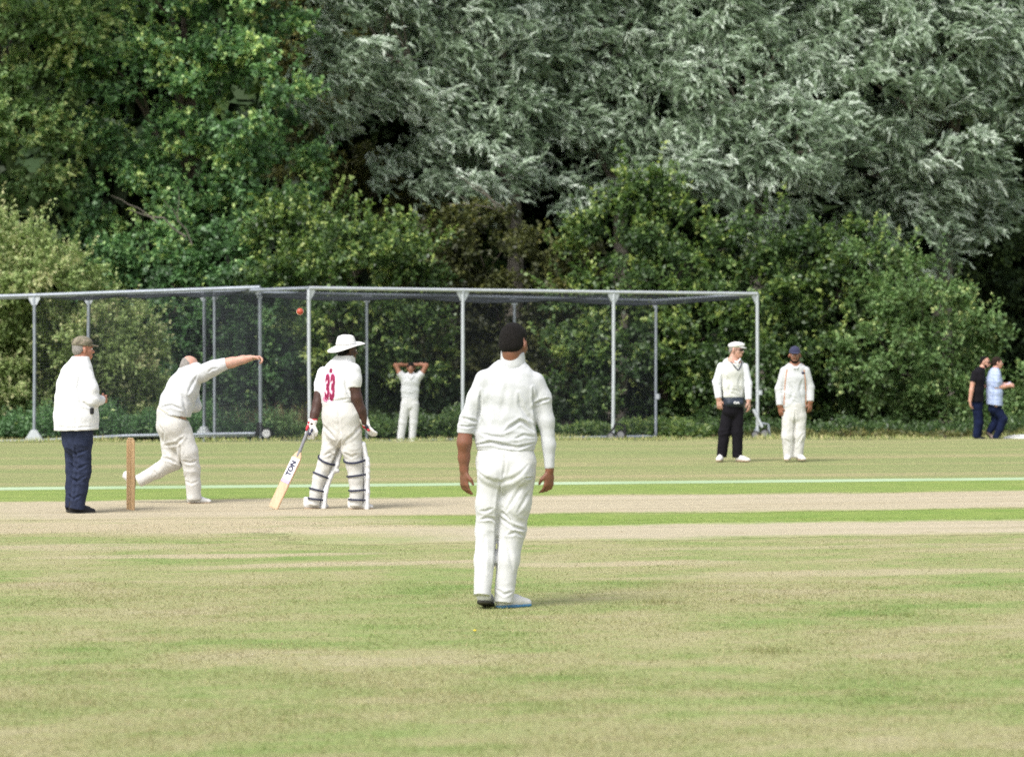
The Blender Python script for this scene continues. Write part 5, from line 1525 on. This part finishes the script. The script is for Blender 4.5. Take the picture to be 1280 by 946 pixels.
CRIMSON = plain('crimson_print', (0.24, 0.005, 0.055), 0.7, 0, 0.2, 40)
PINK = plain('pink_print', (0.72, 0.25, 0.42), 0.7)
bn = A3(-0.12, -1, 0)
bc = j(411.8, 485.5, -0.25)
print_on(bshirt, 'shirt_number_outline', '33', 0.345, bc, (1, 0, 0), (0.05, 0, 1), bn, PINK, 0.35, 0.024, lift=0.003)
print_on(bshirt, 'shirt_number', '33', 0.345, bc, (1, 0, 0), (0.05, 0, 1), bn, CRIMSON, 0.35, 0.013, lift=0.006)
V = []
for q, (tx, ty, ln) in enumerate(((412.6, 463.2, 4),)):
    print_on(bshirt, 'shirt_name', 'III', 0.05, j(412.6, 463.4, -0.25), (1, 0, 0), (0, 0, 1), bn, CRIMSON, 0.9, 0.004)
print_on(bshirt, 'shirt_badge', 'o', 0.085, j(405.5, 497.5, -0.25), (1, 0, 0), (0, 0, 1), bn, PINK, 1.0, 0.012)

# the bat, its own thing
b0, b1 = P.w + j(342, 634.5, -0.06), P.w + j(373.5, 567, -0.01)      # toe and shoulders of the blade
ax = unit(b1 - b0); fn = A3(-0.42, -0.88, 0.0); fn = unit(fn - ax * fn.dot(ax)); sd_ = np.cross(ax, fn)
if sd_[0] < 0: sd_ = -sd_
Lb = np.linalg.norm(b1 - b0)
bat = empty('cricket_bat', b0, 'wooden cricket bat with white lettered sticker leaning from the gloved hand to the ground', 'cricket bat')
def wood(name, c0, c1, sc_=(30, 30, 3)):
    m, nt, out = nodes_of(name)
    tc = N(nt, 'ShaderNodeTexCoord'); mp = N(nt, 'ShaderNodeMapping'); mp.inputs['Scale'].default_value = sc_
    nt.links.new(tc.outputs['Object'], mp.inputs['Vector'])
    n = noise(nt, mp.outputs[0], 1.6, 4, 0.65, 0.5)
    p = N(nt, 'ShaderNodeBsdfPrincipled', i_Roughness=0.55)
    nt.links.new(ramp(nt, n, [(0.3, c0), (0.7, c1)]), p.inputs[0]); nt.links.new(p.outputs[0], out.inputs[0])
    return m
M_WILLOW = wood('willow_wood', (0.52, 0.34, 0.21), (0.63, 0.44, 0.29))
def bar(sections, nm, mat, parent):
    """loft: each section (distance up the blade, half width, front, back ridge)"""
    V, F = [], []
    for t, w, fr, bk in sections:
        c = ax * t
        for x, y in ((-w, fr * 0.5), (-w * 0.85, fr), (w * 0.85, fr), (w, fr * 0.5), (w, -fr * 0.6), (w * 0.45, -bk * 0.75), (0, -bk), (-w * 0.45, -bk * 0.75), (-w, -fr * 0.6)):
            V.append(c + sd_ * x + fn * y)
    n = 9
    for i in range(len(sections) - 1):
        for k in range(n): F.append([i * n + k, i * n + (k + 1) % n, (i + 1) * n + (k + 1) % n, (i + 1) * n + k])
    F.append(list(range(n))[::-1]); F.append([(len(sections) - 1) * n + k for k in range(n)])
    o_ = link(nm, mesh_any(nm, V, F), mat, parent)
    return o_
bar([(0.0, 0.048, 0.009, 0.014), (0.012, 0.053, 0.012, 0.02), (0.15, 0.054, 0.013, 0.045), (0.28, 0.054, 0.013, 0.042), (Lb - 0.08, 0.054, 0.013, 0.026), (Lb - 0.02, 0.045, 0.012, 0.02), (Lb + 0.02, 0.022, 0.011, 0.013)], 'blade', M_WILLOW, bat)
M_STICK = plain('white_sticker', (0.78, 0.77, 0.80), 0.4); M_INK = plain('navy_ink', (0.015, 0.018, 0.06), 0.5); M_LILAC = plain('lilac_print', (0.42, 0.38, 0.60), 0.5)
def plate(nm, t0, t1, w, lift, mat):
    V = [ax * t + sd_ * x + fn * (0.013 + l) for t in (t0, t1) for x in (-w, w) for l in (0, lift)]
    return link(nm, mesh_any(nm, V, [[0, 1, 3, 2], [4, 6, 7, 5], [0, 4, 5, 1], [2, 3, 7, 6], [1, 5, 7, 3], [0, 2, 6, 4]]), mat, bat)
stick = plate('sticker', Lb - 0.305, Lb - 0.05, 0.0475, 0.0015, M_STICK)
plate('sticker_band', Lb - 0.325, Lb - 0.285, 0.0476, 0.0024, M_LILAC)
cu = print_on(stick, 'lettering', 'TON', 0.074, ax * (Lb - 0.165) + fn * 0.02, ax, -sd_ if np.cross(ax, -sd_).dot(fn) > 0 else sd_, fn, M_INK, 1.0, 0.004, parent=stick, lift=0.002)
hb = b1 - b0; ht = P.w + j(387.5, 531, 0.03) - b0
m = MB(); m.tube([hb - ax * 0.03, hb + ax * 0.02, hb + (ht - hb) * 0.3, ht], [0.017, 0.0175, 0.0165, 0.0175], 12)
m.build('handle', plain('grey_rubber_grip', (0.22, 0.22, 0.24), 0.7), bat)

# --- the young fielder with hands behind the head
P = Person('person in whites under the net cage with both hands clasped behind the head', 509, 554.3, d=60.0, facing=180)
j = P.J
T = [(512.5, 498, 11), (512.5, 488, 11), (513, 477, 11.3), (513.5, 471, 9), (514, 466, 4.5)]
AL = [(504.5, 472, 5, 0), (499, 465.5, 4.6, 0)]; AR = [(522.5, 472, 5, 0), (528, 465.5, 4.6, 0)]
FL = [(499.5, 466, 3, 0), (494.5, 456.5, 2.7, 0.02), (501, 456, 2.4, 0.09), (507, 456.5, 1.9, 0.14)]; FR = [(527.5, 466, 3, 0), (533, 456.5, 2.7, 0.02), (526, 455.5, 2.4, 0.09), (520, 456, 1.9, 0.14)]
L1 = [(507.5, 505, 6.6), (503.5, 528, 5.3), (500, 553, 4.6)]; L2 = [(517.5, 505, 6.6), (516.8, 528, 5.1), (514.8, 553, 4.2)]
hd = Head(j(513.5, 460.2), 180, -4)
skin_body(P, P.torso(T, 0.6, 0.85) + P.limb(AL, 0.7) + P.limb(AR, 0.7) + P.limb(FL) + P.limb(FR) + P.shin(L1, 0.7) + P.shin(L2, 0.7) + hd.neck(j(513.7, 468), 0.054, 0.052), SK_MID, hd,
          [hand(j(507, 456.5, 0.14), (1, 0.1, 0.1), (0, -1, 0), (0, 0, -1), 0.35), hand(j(520, 456, 0.14), (-1, 0.1, 0.1), (0, -1, 0), (0, 0, -1), 0.35)])
hd.face(P.root, LIP_D, HAIR_BLACK)
hair_cap(P, hd, HAIR_BLACK, 0.014, 0.06, -0.05)
garment('shirt', [G(P.torso(T, 0.6), 0.03, [(j(512, 498), (0, 0, -1))], minus=[]), G(P.limb(AL), 0.03, [P.cut(AL)]), G(P.limb(AR), 0.03, [P.cut(AR)])], 0.011, W_SHIRT, P.root, k=0.03, seed=51, crumple=0.006, folds=[(j(512, 492, -0.1), (0.2, 0, 1), 0.09, 0.014, 0.2)])
garment('collar', [G([EC(j(509.5, 468.5, -0.075), j(513.2, 473.5, -0.12), (0.022, 0.012), (0.012, 0.01)), EC(j(517.8, 468.5, -0.075), j(514.2, 473.5, -0.12), (0.022, 0.012), (0.012, 0.01))], 0.004)], 0.008, W_SHIRT, P.root)
garment('trousers', [G(P.torso([(512.5, 497, 10.4), (512.5, 507, 10.6)], 0.66), 0.03, [(j(512, 496.5), (0, 0, 1))]), G(P.limb(L1), 0.03, [P.cut(L1)]), G(P.limb(L2), 0.03, [P.cut(L2)])], 0.011, W_TROUSER, P.root, k=0.012, seed=52, crumple=0.008)
shoe(P, j(500.5, 554, 0.04), (-0.25, -1, 0), W_SHOE, GREY_SOLE, k=0.92); shoe(P, j(515, 554, 0.04), (0.2, -1, 0), W_SHOE, GREY_SOLE, k=0.92)

# --- the umpire with the white flat cap
P = Person('person in white sweater, white flat cap and black trousers, looking to the right', 912, 577, facing=146)
j = P.J
T = [(917, 497, 13.6), (917, 482, 14.4), (916.5, 465, 15.4), (916.5, 455, 13.5), (918, 447, 7.5)]
AL = [(902, 459, 6.4, -0.02), (896, 478, 5.8, -0.02), (898, 498, 4.6, -0.06)]; AR = [(930.5, 459, 6, 0.03), (935, 480, 5.2, 0.0), (935, 500, 4.4, -0.08)]
L1 = [(910, 515, 8.2, 0), (905.5, 540, 7.6, -0.02), (902, 571, 6.6, 0)]; L2 = [(922, 515, 8.2, 0), (921.5, 540, 7.4, -0.02), (921.5, 572, 6.6, -0.02)]
hd = Head(j(920, 437.5, -0.02), 118, -2)
skin_body(P, P.torso(T, 0.66, 0.84) + P.limb(AL, 0.74) + P.limb(AR, 0.74) + P.shin(L1, 0.7) + P.shin(L2, 0.7) + hd.neck(j(918, 450)), SK_RUDDY, hd,
          [hand(j(898, 499, -0.06), (0.12, -0.1, -1), (0.3, 1, 0), (0.9, -0.4, 0), 0.4, 1.05, 1.1), hand(j(935, 501, -0.08), (0.15, -0.1, -1), (-0.8, 0.5, 0), (0.2, -1, 0), 0.45, 1.05, 1.1)])
hd.face(P.root, LIP_L, HAIR_GREY)
hair_cap(P, hd, HAIR_GREY, 0.006, 0.0, -0.05)
garment('sleeves', [G(P.limb(AL), 0.03, [P.cut(AL)]), G(P.limb(AR), 0.03, [P.cut(AR)])], 0.01, cloth('white_poplin', (0.66, 0.67, 0.70)), P.root, seed=61, crumple=0.005, folds=[(j(896, 478), (0, 0, 1), 0.06, 0.01, 0.12)])
sw = garment('sweater', [G(P.torso(T, 0.66), 0.03, [(j(917, 497), (0, 0, -1)), (j(918, 449.5), (0.3, -0.5, 1))])], 0.01, cloth('cream_wool', (0.66, 0.66, 0.63)), P.root, seed=62, lines=px_lines(P, ([(908, 470), (912, 480), (910, 492)], 0.009, 0.02), ([(925, 468), (923, 482), (926, 493)], 0.008, 0.02)), crumple=0.004, folds=[(j(917, 488, -0.1), (0.2, 0, 1), 0.07, 0.008, 0.15)])
m = MB(); vb = [(911, 451), (914, 454), (919, 460), (921.5, 462.5), (924, 460), (926.5, 455), (927.3, 452.5)]
nn_ = len(sw.data.vertices); co = np.empty(nn_ * 3, np.float32); sw.data.vertices.foreach_get('co', co)
bvh = BVHTree.FromPolygons([Vector(x) for x in co.reshape(-1, 3)], [list(p.vertices) for p in sw.data.polygons])
def on_front(bv, px, py, lift=0.003):
    h_ = bv.ray_cast(Vector(j(px, py, -0.6)), Vector((0, 1, 0)), 1.5)
    return (np.array(h_[0]) if h_[0] is not None else j(px, py, -0.05)) + A3(0, -lift, 0)
m.tube([on_front(bvh, *q) for q in vb], 0.010, 6); m.build('neck_trim', STRAP, sw)
garment('shirt_collar', [G([EC(j(912, 447.5, -0.03), j(920, 453, -0.105), (0.020, 0.012), (0.016, 0.010)), EC(j(925, 448.5, -0.06), j(921, 453, -0.105), (0.016, 0.012), (0.014, 0.010)), EC(j(920.5, 452.5, -0.095), j(922, 456, -0.112), 0.015, 0.010)], 0.006)], 0.008, W_JACKET, P.root)
wb = garment('waist_bag', [G(P.torso([(917, 500, 14.0), (917, 506, 13.6)], 0.72), 0.01, [(j(917, 496.5), (0, 0, 1)), (j(917, 509), (0, 0, -1))]), G([EC(j(911, 503.5, -0.135), j(925, 503.5, -0.10), 0.05, 0.05)], 0.01)], 0.009, plain('navy_nylon', (0.012, 0.020, 0.035), 0.6), P.root)
print_on(wb, 'bag_print', 'OA', 0.042, j(919.5, 503.2, -0.2), (1, 0, 0), (0, 0, 1), (0, -1, 0), M_HUB, 1.3, 0.004, lift=0.004)
garment('trousers', [G(P.torso([(917, 502, 13.8), (916, 514, 13.8)], 0.72), 0.03, [(j(917, 500), (0, 0, 1))]), G(P.limb(L1), 0.03, [P.cut(L1)]), G(P.limb(L2), 0.03, [P.cut(L2)])], 0.01, BLACKC, P.root, k=0.012, seed=63, crumple=0.006, folds=[(j(905, 545, -0.08), (0.2, 0, 1), 0.08, 0.012, 0.2), (j(902, 566), (0, 0, 1), 0.05, 0.012, 0.08), (j(921, 566), (0, 0, 1), 0.05, 0.012, 0.08)])
shoe(P, j(902, 576, 0.03), (-0.25, -0.95, 0), W_SHOE, GREY_SOLE); shoe(P, j(919.5, 576.5, 0.0), (0.72, -0.7, 0), W_SHOE, GREY_SOLE)
cap = garment('flat_cap', [G([hd.el(0, 0.012, 0.078, 0.092, 0.125, 0.046), hd.el(0, -0.02, 0.05, 0.086, 0.105, 0.05)], 0.02, [(hd.at(0, 0, 0.035), -hd.u)])], 0.008, cloth('white_cap_cloth', (0.70, 0.70, 0.69)), P.root, crumple=0.003)
garment('cap_peak', [G([EC(hd.at(0, 0.07, 0.045), hd.at(0, 0.15, 0.034), (0.066, 0.010), (0.045, 0.007), hd.r)], 0.01)], 0.007, cloth('white_peak_cloth', (0.68, 0.68, 0.67)), cap)
garment('sunglasses', [G([EC(hd.at(-0.064, 0.086, 0.006), hd.at(-0.012, 0.104, 0.004), (0.010, 0.014), (0.010, 0.014)), EC(hd.at(0.064, 0.086, 0.006), hd.at(0.012, 0.104, 0.004), (0.010, 0.014), (0.010, 0.014)), EC(hd.at(-0.07, 0.08, 0.01), hd.at(-0.083, -0.01, 0.008), 0.006, 0.005), EC(hd.at(0.07, 0.08, 0.01), hd.at(0.083, -0.01, 0.008), 0.006, 0.005)], 0.004)], 0.006, BLACK_LEATHER, P.root)

# --- the fielder in the navy cap
P = Person('person in cricket whites with orange piping, navy cap and dark beard, facing the camera', 992, 577, facing=180)
j = P.J
T = [(993, 509, 15.4), (993, 492, 15), (993.5, 472, 15.6), (994, 461, 13.5), (994, 452, 7)]
AL = [(981, 464, 6.4, 0), (974.5, 486, 5.8, 0.02), (974.5, 507, 4.8, -0.04)]; AR = [(1006.5, 464, 6.4, 0), (1012.5, 484, 5.8, 0.02), (1012.5, 502, 4.8, -0.03)]
L1 = [(985.5, 520, 8.4), (984, 545, 7.6, -0.02), (985.5, 572, 6.2)]; L2 = [(1000, 520, 8.4), (999, 545, 7.4, -0.02), (997.5, 572, 6.2)]
hd = Head(j(993.5, 443.8), 184, -3)
skin_body(P, P.torso(T, 0.64, 0.84) + P.limb(AL, 0.74) + P.limb(AR, 0.74) + P.shin(L1, 0.7) + P.shin(L2, 0.7) + hd.neck(j(993.8, 455)), SK_MID, hd,
          [hand(j(974.5, 508, -0.04), (0.15, -0.1, -1), (0.5, 0.9, 0), (0.9, -0.6, 0), 0.4), hand(j(1012.5, 503, -0.03), (-0.05, -0.1, -1), (-0.5, 0.9, 0), (-0.9, -0.6, 0), 0.4)])
hd.face(P.root, LIP_D, HAIR_BLACK)
hair_cap(P, hd, HAIR_BLACK, 0.006, 0.0, -0.05)
garment('beard', [G([hd.el(0, 0.050, -0.088, 0.046, 0.046, 0.036), hd.el(-0.046, 0.03, -0.06, 0.018, 0.03, 0.045), hd.el(0.046, 0.03, -0.06, 0.018, 0.03, 0.045), EC(hd.at(-0.026, 0.088, -0.058), hd.at(0.026, 0.088, -0.058), 0.009, 0.009)], 0.01)], 0.007, HAIR_BLACK, P.root)
sh = garment('shirt', [G(P.torso(T, 0.64), 0.03, [(j(993, 509), (0, 0, -1)), (j(994, 454), (0, -0.5, 1))]), G(P.limb(AL), 0.03, [P.cut(AL)]), G(P.limb(AR), 0.03, [P.cut(AR)])], 0.01, W_SHIRT, P.root, k=0.012, seed=71, lines=px_lines(P, ([(985, 478), (990, 490), (986, 503)], 0.009, 0.02), ([(1002, 474), (999, 488), (1003, 503)], 0.009, 0.02)), crumple=0.005, folds=[(j(993, 495, -0.1), (0.5, 0, 1), 0.09, 0.009, 0.2), (j(974, 486), (0, 0, 1), 0.06, 0.009, 0.1), (j(1012, 484), (0, 0, 1), 0.06, 0.009, 0.1)])
nn_ = len(sh.data.vertices); co = np.empty(nn_ * 3, np.float32); sh.data.vertices.foreach_get('co', co)
bvh = BVHTree.FromPolygons([Vector(x) for x in co.reshape(-1, 3)], [list(p.vertices) for p in sh.data.polygons])
ORANGE = plain('orange_piping', (0.50, 0.20, 0.07), 0.7)
for pl in ([(984.5, 455.5), (983, 463), (981.5, 472), (980.5, 484), (980, 496), (979.5, 506)], [(1003.5, 455.5), (1004.5, 463), (1005.5, 472), (1006.5, 484), (1006.8, 496), (1007, 506)]):
    m = MB(); m.tube([on_front(bvh, *q) for q in pl], 0.0065, 6); m.build('piping', ORANGE, sh)
ball('badge', on_front(bvh, 1002.5, 466), (0.032, 0.008, 0.018), M_INK, sh)
garment('collar', [G([EC(j(987.5, 455.5, -0.04), j(992.5, 460.5, -0.12), (0.026, 0.014), (0.014, 0.01)), EC(j(1000.5, 455.5, -0.04), j(995, 460.5, -0.12), (0.026, 0.014), (0.014, 0.01))], 0.004)], 0.008, W_SHIRT, P.root)
garment('trousers', [G(P.torso([(993, 505, 14.4), (993, 520, 14.4)], 0.7), 0.03, [(j(993, 503), (0, 0, 1))]), G(P.limb(L1), 0.03, [P.cut(L1)]), G(P.limb(L2), 0.03, [P.cut(L2)])], 0.01, W_CREAM, P.root, k=0.02, seed=72, lines=px_lines(P, ([(993, 512), (992.5, 540), (991.5, 570)], 0.016, 0.014), ([(979, 548), (985, 552), (991, 560)], 0.006, 0.014), ([(1005, 540), (1000, 546), (995, 558)], 0.006, 0.014)), crumple=0.008, folds=[(j(985, 545, -0.08), (0.5, 0, 1), 0.1, 0.005, 0.18), (j(999, 548, -0.08), (-0.5, 0, 1), 0.1, 0.005, 0.18)])
shoe(P, j(986, 575, 0.05), (-0.22, -1, 0), W_SHOE, GREY_SOLE, k=0.98); shoe(P, j(997.5, 575, 0.05), (0.28, -1, 0), W_SHOE, GREY_SOLE, k=0.98)
baseball_cap(P, hd, cloth('navy_cap_cloth', (0.035, 0.037, 0.075)), peak=0.06)
m = MB(); m.lathe([(0.038, -0.012), (0.040, 0), (0.038, 0.012)], 12, Matrix.Translation(j(1012.6, 501.5, -0.03)))
m.build('wristband', M_RUBBER, P.root)

# --- two men strolling past on the right
P = Person('bearded person in black T-shirt, sunglasses and dark jeans strolling at the far right', 1221, 551, d=57.0, facing=100)
j = P.J
T = [(1221.5, 502, 8.6), (1221.5, 488, 8.6), (1222.5, 474, 9), (1224, 466, 7.5), (1227, 460, 4.5)]
AL = [(1217, 467, 4.6, -0.14), (1214, 478, 4.2, -0.18)]; FA = [(1214.5, 476, 3, -0.17), (1212.3, 488, 2.7, -0.2), (1210.5, 501, 2.1, -0.2)]
AR = [(1227, 467, 4.4, 0.12), (1226.5, 478, 4, 0.10)]; FB = [(1226.5, 477, 3, 0.10), (1227, 483, 2.9, 0.06), (1236, 482, 2.2, 0.06)]
L1 = [(1221, 508, 6.8, -0.05), (1222.5, 528, 5.6, -0.05), (1219.5, 547, 4.8, -0.05)]; L2 = [(1222.5, 508, 6.6, 0.09), (1226, 528, 5.2, 0.12), (1223.5, 547, 4.6, 0.12)]
hd = Head(j(1231, 452.8), 116, -6)
skin_body(P, P.torso(T, 0.66, 0.66) + P.limb(AL, 0.7) + P.limb(FA) + P.limb(AR, 0.7) + P.limb(FB) + P.shin(L1, 0.7) + P.shin(L2, 0.7) + hd.neck(j(1227, 463)), SK_PALE, hd,
          [hand(j(1210.5, 501.5, -0.2), (0.1, 0, -1), (1, 0.2, 0), (0.4, 0.9, 0), 0.4, 1.05), hand(j(1236, 482, 0.06), (1, 0, 0), (0, 0, -1), (0, -1, 0), 0.5)])
hd.face(P.root, LIP_L, HAIR_BLACK)
hair_cap(P, hd, HAIR_BLACK, 0.008, -0.005, -0.05)
garment('beard', [G([hd.el(0, 0.050, -0.088, 0.046, 0.046, 0.034), hd.el(-0.046, 0.03, -0.06, 0.018, 0.03, 0.04), hd.el(0.046, 0.03, -0.06, 0.018, 0.03, 0.04)], 0.01)], 0.008, HAIR_BLACK, P.root)
garment('sunglasses', [G([EC(hd.at(-0.062, 0.088, 0.004), hd.at(-0.012, 0.106, 0.002), (0.010, 0.016), (0.010, 0.016)), EC(hd.at(0.062, 0.088, 0.004), hd.at(0.012, 0.106, 0.002), (0.010, 0.016), (0.010, 0.016)), EC(hd.at(0.07, 0.08, 0.01), hd.at(0.083, -0.01, 0.008), 0.006, 0.005), EC(hd.at(-0.07, 0.08, 0.01), hd.at(-0.083, -0.01, 0.008), 0.006, 0.005)], 0.004)], 0.007, BLACK_LEATHER, P.root)
garment('t_shirt', [G(P.torso(T, 0.66), 0.03, [(j(1221, 502), (0, 0, -1)), (j(1228, 459), (0.3, 0, 1))]), G(P.limb(AL), 0.03, [P.cut(AL)]), G(P.limb(AR), 0.03, [P.cut(AR)])], 0.011, BLACKC, P.root, k=0.03, seed=81, crumple=0.005)
garment('jeans', [G(P.torso([(1221.5, 500, 7.8), (1221.5, 509, 7.8)], 0.74), 0.03, [(j(1221, 498), (0, 0, 1))]), G(P.limb(L1), 0.03, [P.cut(L1)]), G(P.limb(L2), 0.03, [P.cut(L2)])], 0.011, JEAN, P.root, k=0.012, seed=82, crumple=0.007)
shoe(P, j(1216.5, 551, -0.05), (0.95, -0.15, 0), BLACK_LEATHER, DARK_SOLE); shoe(P, j(1220, 551, 0.12), (0.97, 0.05, 0), BLACK_LEATHER, DARK_SOLE)

P = Person('person in light blue checked shirt and blue jeans walking at the far right', 1243, 551.5, d=57.0, facing=84)
j = P.J
T = [(1243, 507, 10), (1243, 490, 10), (1242.5, 476, 9.8), (1243, 467, 7.5), (1244, 461, 4.5)]
AR = [(1244.5, 468, 5, -0.17), (1243.5, 477, 4.7, -0.2), (1243, 484, 4.4, -0.2)]; FB = [(1243.5, 481, 3.2, -0.2), (1245, 484, 3.1, -0.19), (1254, 483, 2.6, -0.14), (1260, 482, 2.0, -0.1)]
AL = [(1242, 468, 5, 0.17), (1242, 484, 4.4, 0.2)]; FC = [(1242, 482, 3.2, 0.2), (1244, 485, 3, 0.2), (1254, 480, 2.2, 0.02)]
L1 = [(1244.5, 510, 7, -0.06), (1253.5, 524, 5.6, -0.07), (1249, 536, 4.8, -0.06), (1243.5, 548, 4.2, -0.05)]; L2 = [(1243, 510, 6.8, 0.08), (1246, 526, 5.4, 0.08), (1241, 534, 4.8, 0.08), (1236.5, 541, 4.2, 0.08)]
hd = Head(j(1246.5, 453.6), 88, -3)
skin_body(P, P.torso(T, 0.66, 0.7) + P.limb(AR, 0.7) + P.limb(FB) + P.limb(AL, 0.7) + P.limb(FC) + P.shin(L1, 0.7) + P.shin(L2, 0.7) + hd.neck(j(1244.5, 464)), SK_PALE, hd,
          [hand(j(1260, 482, -0.1), (1, 0.3, 0.1), (0, 0.9, -0.4), (0, 0, 1), 0.7, 1.05), hand(j(1254, 480, 0.02), (1, -0.2, 0.2), (0, -0.4, -1), (0, 1, 0), 0.6)])
hd.face(P.root, LIP_L, HAIR_BROWN)
hair_cap(P, hd, HAIR_BROWN, 0.012, 0.04, -0.055)
def check():
    m, nt, out = nodes_of('blue_checked_cotton')
    tc = N(nt, 'ShaderNodeTexCoord'); sx = N(nt, 'ShaderNodeSeparateXYZ'); nt.links.new(tc.outputs['Object'], sx.inputs[0])
    l = [smooth(nt, math_(nt, 'SINE', math_(nt, 'MULTIPLY', a, 90.0)), 0.55, 0.8) for a in (math_(nt, 'ADD', sx.outputs[0], math_(nt, 'MULTIPLY', sx.outputs[1], 0.6)), sx.outputs[2])]
    f = math_(nt, 'MULTIPLY', math_(nt, 'ADD', l[0], l[1]), 0.32)
    p = N(nt, 'ShaderNodeBsdfPrincipled', i_Roughness=0.9)
    nt.links.new(mixc(nt, f, (0.40, 0.47, 0.66), (0.16, 0.22, 0.42)), p.inputs[0]); nt.links.new(p.outputs[0], out.inputs[0])
    return m
garment('shirt', [G(P.torso(T, 0.66), 0.03, [(j(1243, 506.5), (-0.12, 0, -1)), (j(1244, 459.5), (0, 0, 1))]), G(P.limb(AR), 0.03, [P.cut(AR)]), G(P.limb(AL), 0.03, [P.cut(AL)])], 0.011, check(), P.root, k=0.02, seed=91, crumple=0.008)
garment('jeans', [G(P.torso([(1243, 503, 8), (1243, 511, 8)], 0.76), 0.03, [(j(1243, 500), (0, 0, 1))]), G(P.limb(L1), 0.03, [P.cut(L1)]), G(P.limb(L2), 0.03, [P.cut(L2)])], 0.011, JEAN, P.root, k=0.012, seed=92, crumple=0.007)
shoe(P, j(1240.5, 552, -0.05), (0.97, 0.0, 0), BLACK_LEATHER, DARK_SOLE); shoe(P, j(1233, 541, 0.08), (0.62, 0.1, -0.78), cloth('pinkish_suede', (0.36, 0.27, 0.25)), DARK_SOLE)
ph = MB(); c = P.w + j(1259, 479.5, -0.03)
V = [A3(x, y, z) for z in (-0.005, 0.005) for x, y in ((-0.075, -0.04), (0.075, -0.04), (0.075, 0.04), (-0.075, 0.04))]
ph.add(V, [[3, 2, 1, 0], [4, 5, 6, 7], [0, 1, 5, 4], [1, 2, 6, 5], [2, 3, 7, 6], [3, 0, 4, 7]])
pho = ph.build('phone', plain('pale_phone_case', (0.52, 0.50, 0.62), 0.4), None, False)
pho.location = c; pho.rotation_euler = (0.35, -0.25, 0.1)
tag(pho, 'small pale phone held in front of the man in the blue shirt', 'phone')

# ---------------------------------------------------------------- small things
# the stumps
g0 = px2w(163.3, 637, EYE * FPX / (637 - HORIZON))
wk = empty('wicket', g0, 'wooden stumps with bails standing at the bowler\'s end, seen almost edge-on', 'wicket')
M_STUMP = wood('varnished_ash', (0.52, 0.325, 0.155), (0.66, 0.45, 0.25), (60, 60, 4))
wa = R(112); wd = A3(math.cos(wa), math.sin(wa), 0)
for k in (-1, 0, 1):
    m = MB(); m.lathe([(0.012, -0.05), (0.019, 0.0), (0.0195, 0.3), (0.0195, 0.690), (0.017, 0.706), (0.013, 0.712)], 14, Matrix.Translation(wd * 0.095 * k + A3(0, 0, 0)))
    m.build('stump', M_STUMP, wk)
for k in (-1, 1):
    c = wd * 0.0475 * k + A3(0, 0, 0.722)
    m = MB(); pr = [(-0.055, 0.006), (-0.045, 0.007), (-0.035, 0.0105), (0.0, 0.009), (0.030, 0.0105), (0.042, 0.007), (0.055, 0.006)]
    m.tube([c + wd * t for t, r in pr], [r for t, r in pr], 9); m.build('bail', M_STUMP, wk)
# the ball in the air
def leather():
    m, nt, out = nodes_of('red_ball_leather')
    p = N(nt, 'ShaderNodeBsdfPrincipled', i_Roughness=0.4)
    tc = N(nt, 'ShaderNodeTexCoord')
    nt.links.new(ramp(nt, noise(nt, tc.outputs['Object'], 25, 3), [(0.3, (0.36, 0.050, 0.025)), (0.7, (0.46, 0.085, 0.04))]), p.inputs[0]); nt.links.new(p.outputs[0], out.inputs[0])
    return m
cb = px2w(375, 389.5, 29.4)
bl = empty('cricket_ball', cb, 'red cricket ball in flight just left of the net pole', 'ball')
ball('ball_core', (0, 0, 0), 0.0365, leather(), bl, None, 20, 14)
m = MB()
ring = [A3(0.0368 * math.cos(a), 0.0368 * math.sin(a) * 0.5, 0.0368 * math.sin(a) * 0.866) for a in np.linspace(0, 2 * math.pi, 25)]
m.tube(ring, 0.0022, 6, False); m.build('seam', plain('cream_thread', (0.6, 0.5, 0.35), 0.7), bl)
# crumpled white bag on the grass at the right edge
c = px2w(1270, 551, 57.3)
bag = empty('white_bag', (c[0], c[1], c[2]), 'crumpled white bag lying on the grass at the right edge', 'bag')
garment('bag_body', [G([EL((0, 0, 0.05), (0.24, 0.15, 0.075)), EL((-0.12, 0.02, 0.035), (0.12, 0.1, 0.05)), EL((0.14, 0, 0.055), (0.13, 0.12, 0.07))], 0.04, [((0, 0, -0.01), (0, 0, -1))])], 0.012, cloth('white_nylon', (0.72, 0.71, 0.68)), bag, crumple=0.02, seed=12)
m = MB(); m.tube([(-0.15, -0.08, 0.07), (-0.08, -0.12, 0.10), (0.05, -0.13, 0.11), (0.12, -0.09, 0.10)], 0.010, 6); m.build('bag_strap', W_JACKET, bag)
# one yellow flower in the turf
c = px2w(593, 795, EYE * FPX / (795 - HORIZON))
fl = empty('yellow_flower', (c[0], c[1], 0), 'tiny yellow flower in the mown grass in front of the near fielder', 'flower')
m = MB(); m.tube([(0, 0, 0), (0.003, 0, 0.03)], 0.002, 5); m.build('stem', plain('green_stem', (0.10, 0.16, 0.04), 0.7), fl)
ball('flower_head', (0.003, 0, 0.034), (0.010, 0.010, 0.005), plain('yellow_petal', (0.70, 0.55, 0.03), 0.6), fl)

# thin the scanned-fine clothes and bodies to what the picture can show
dg = bpy.context.evaluated_depsgraph_get()
for o_ in [x for x in sc.objects if x.type == 'MESH' and x.modifiers]:
    me2 = bpy.data.meshes.new_from_object(o_.evaluated_get(dg))
    me2.name = o_.data.name
    o_.modifiers.clear()
    old = o_.data
    o_.data = me2
    me2.polygons.foreach_set('use_smooth', np.ones(len(me2.polygons), bool))
    bpy.data.meshes.remove(old)
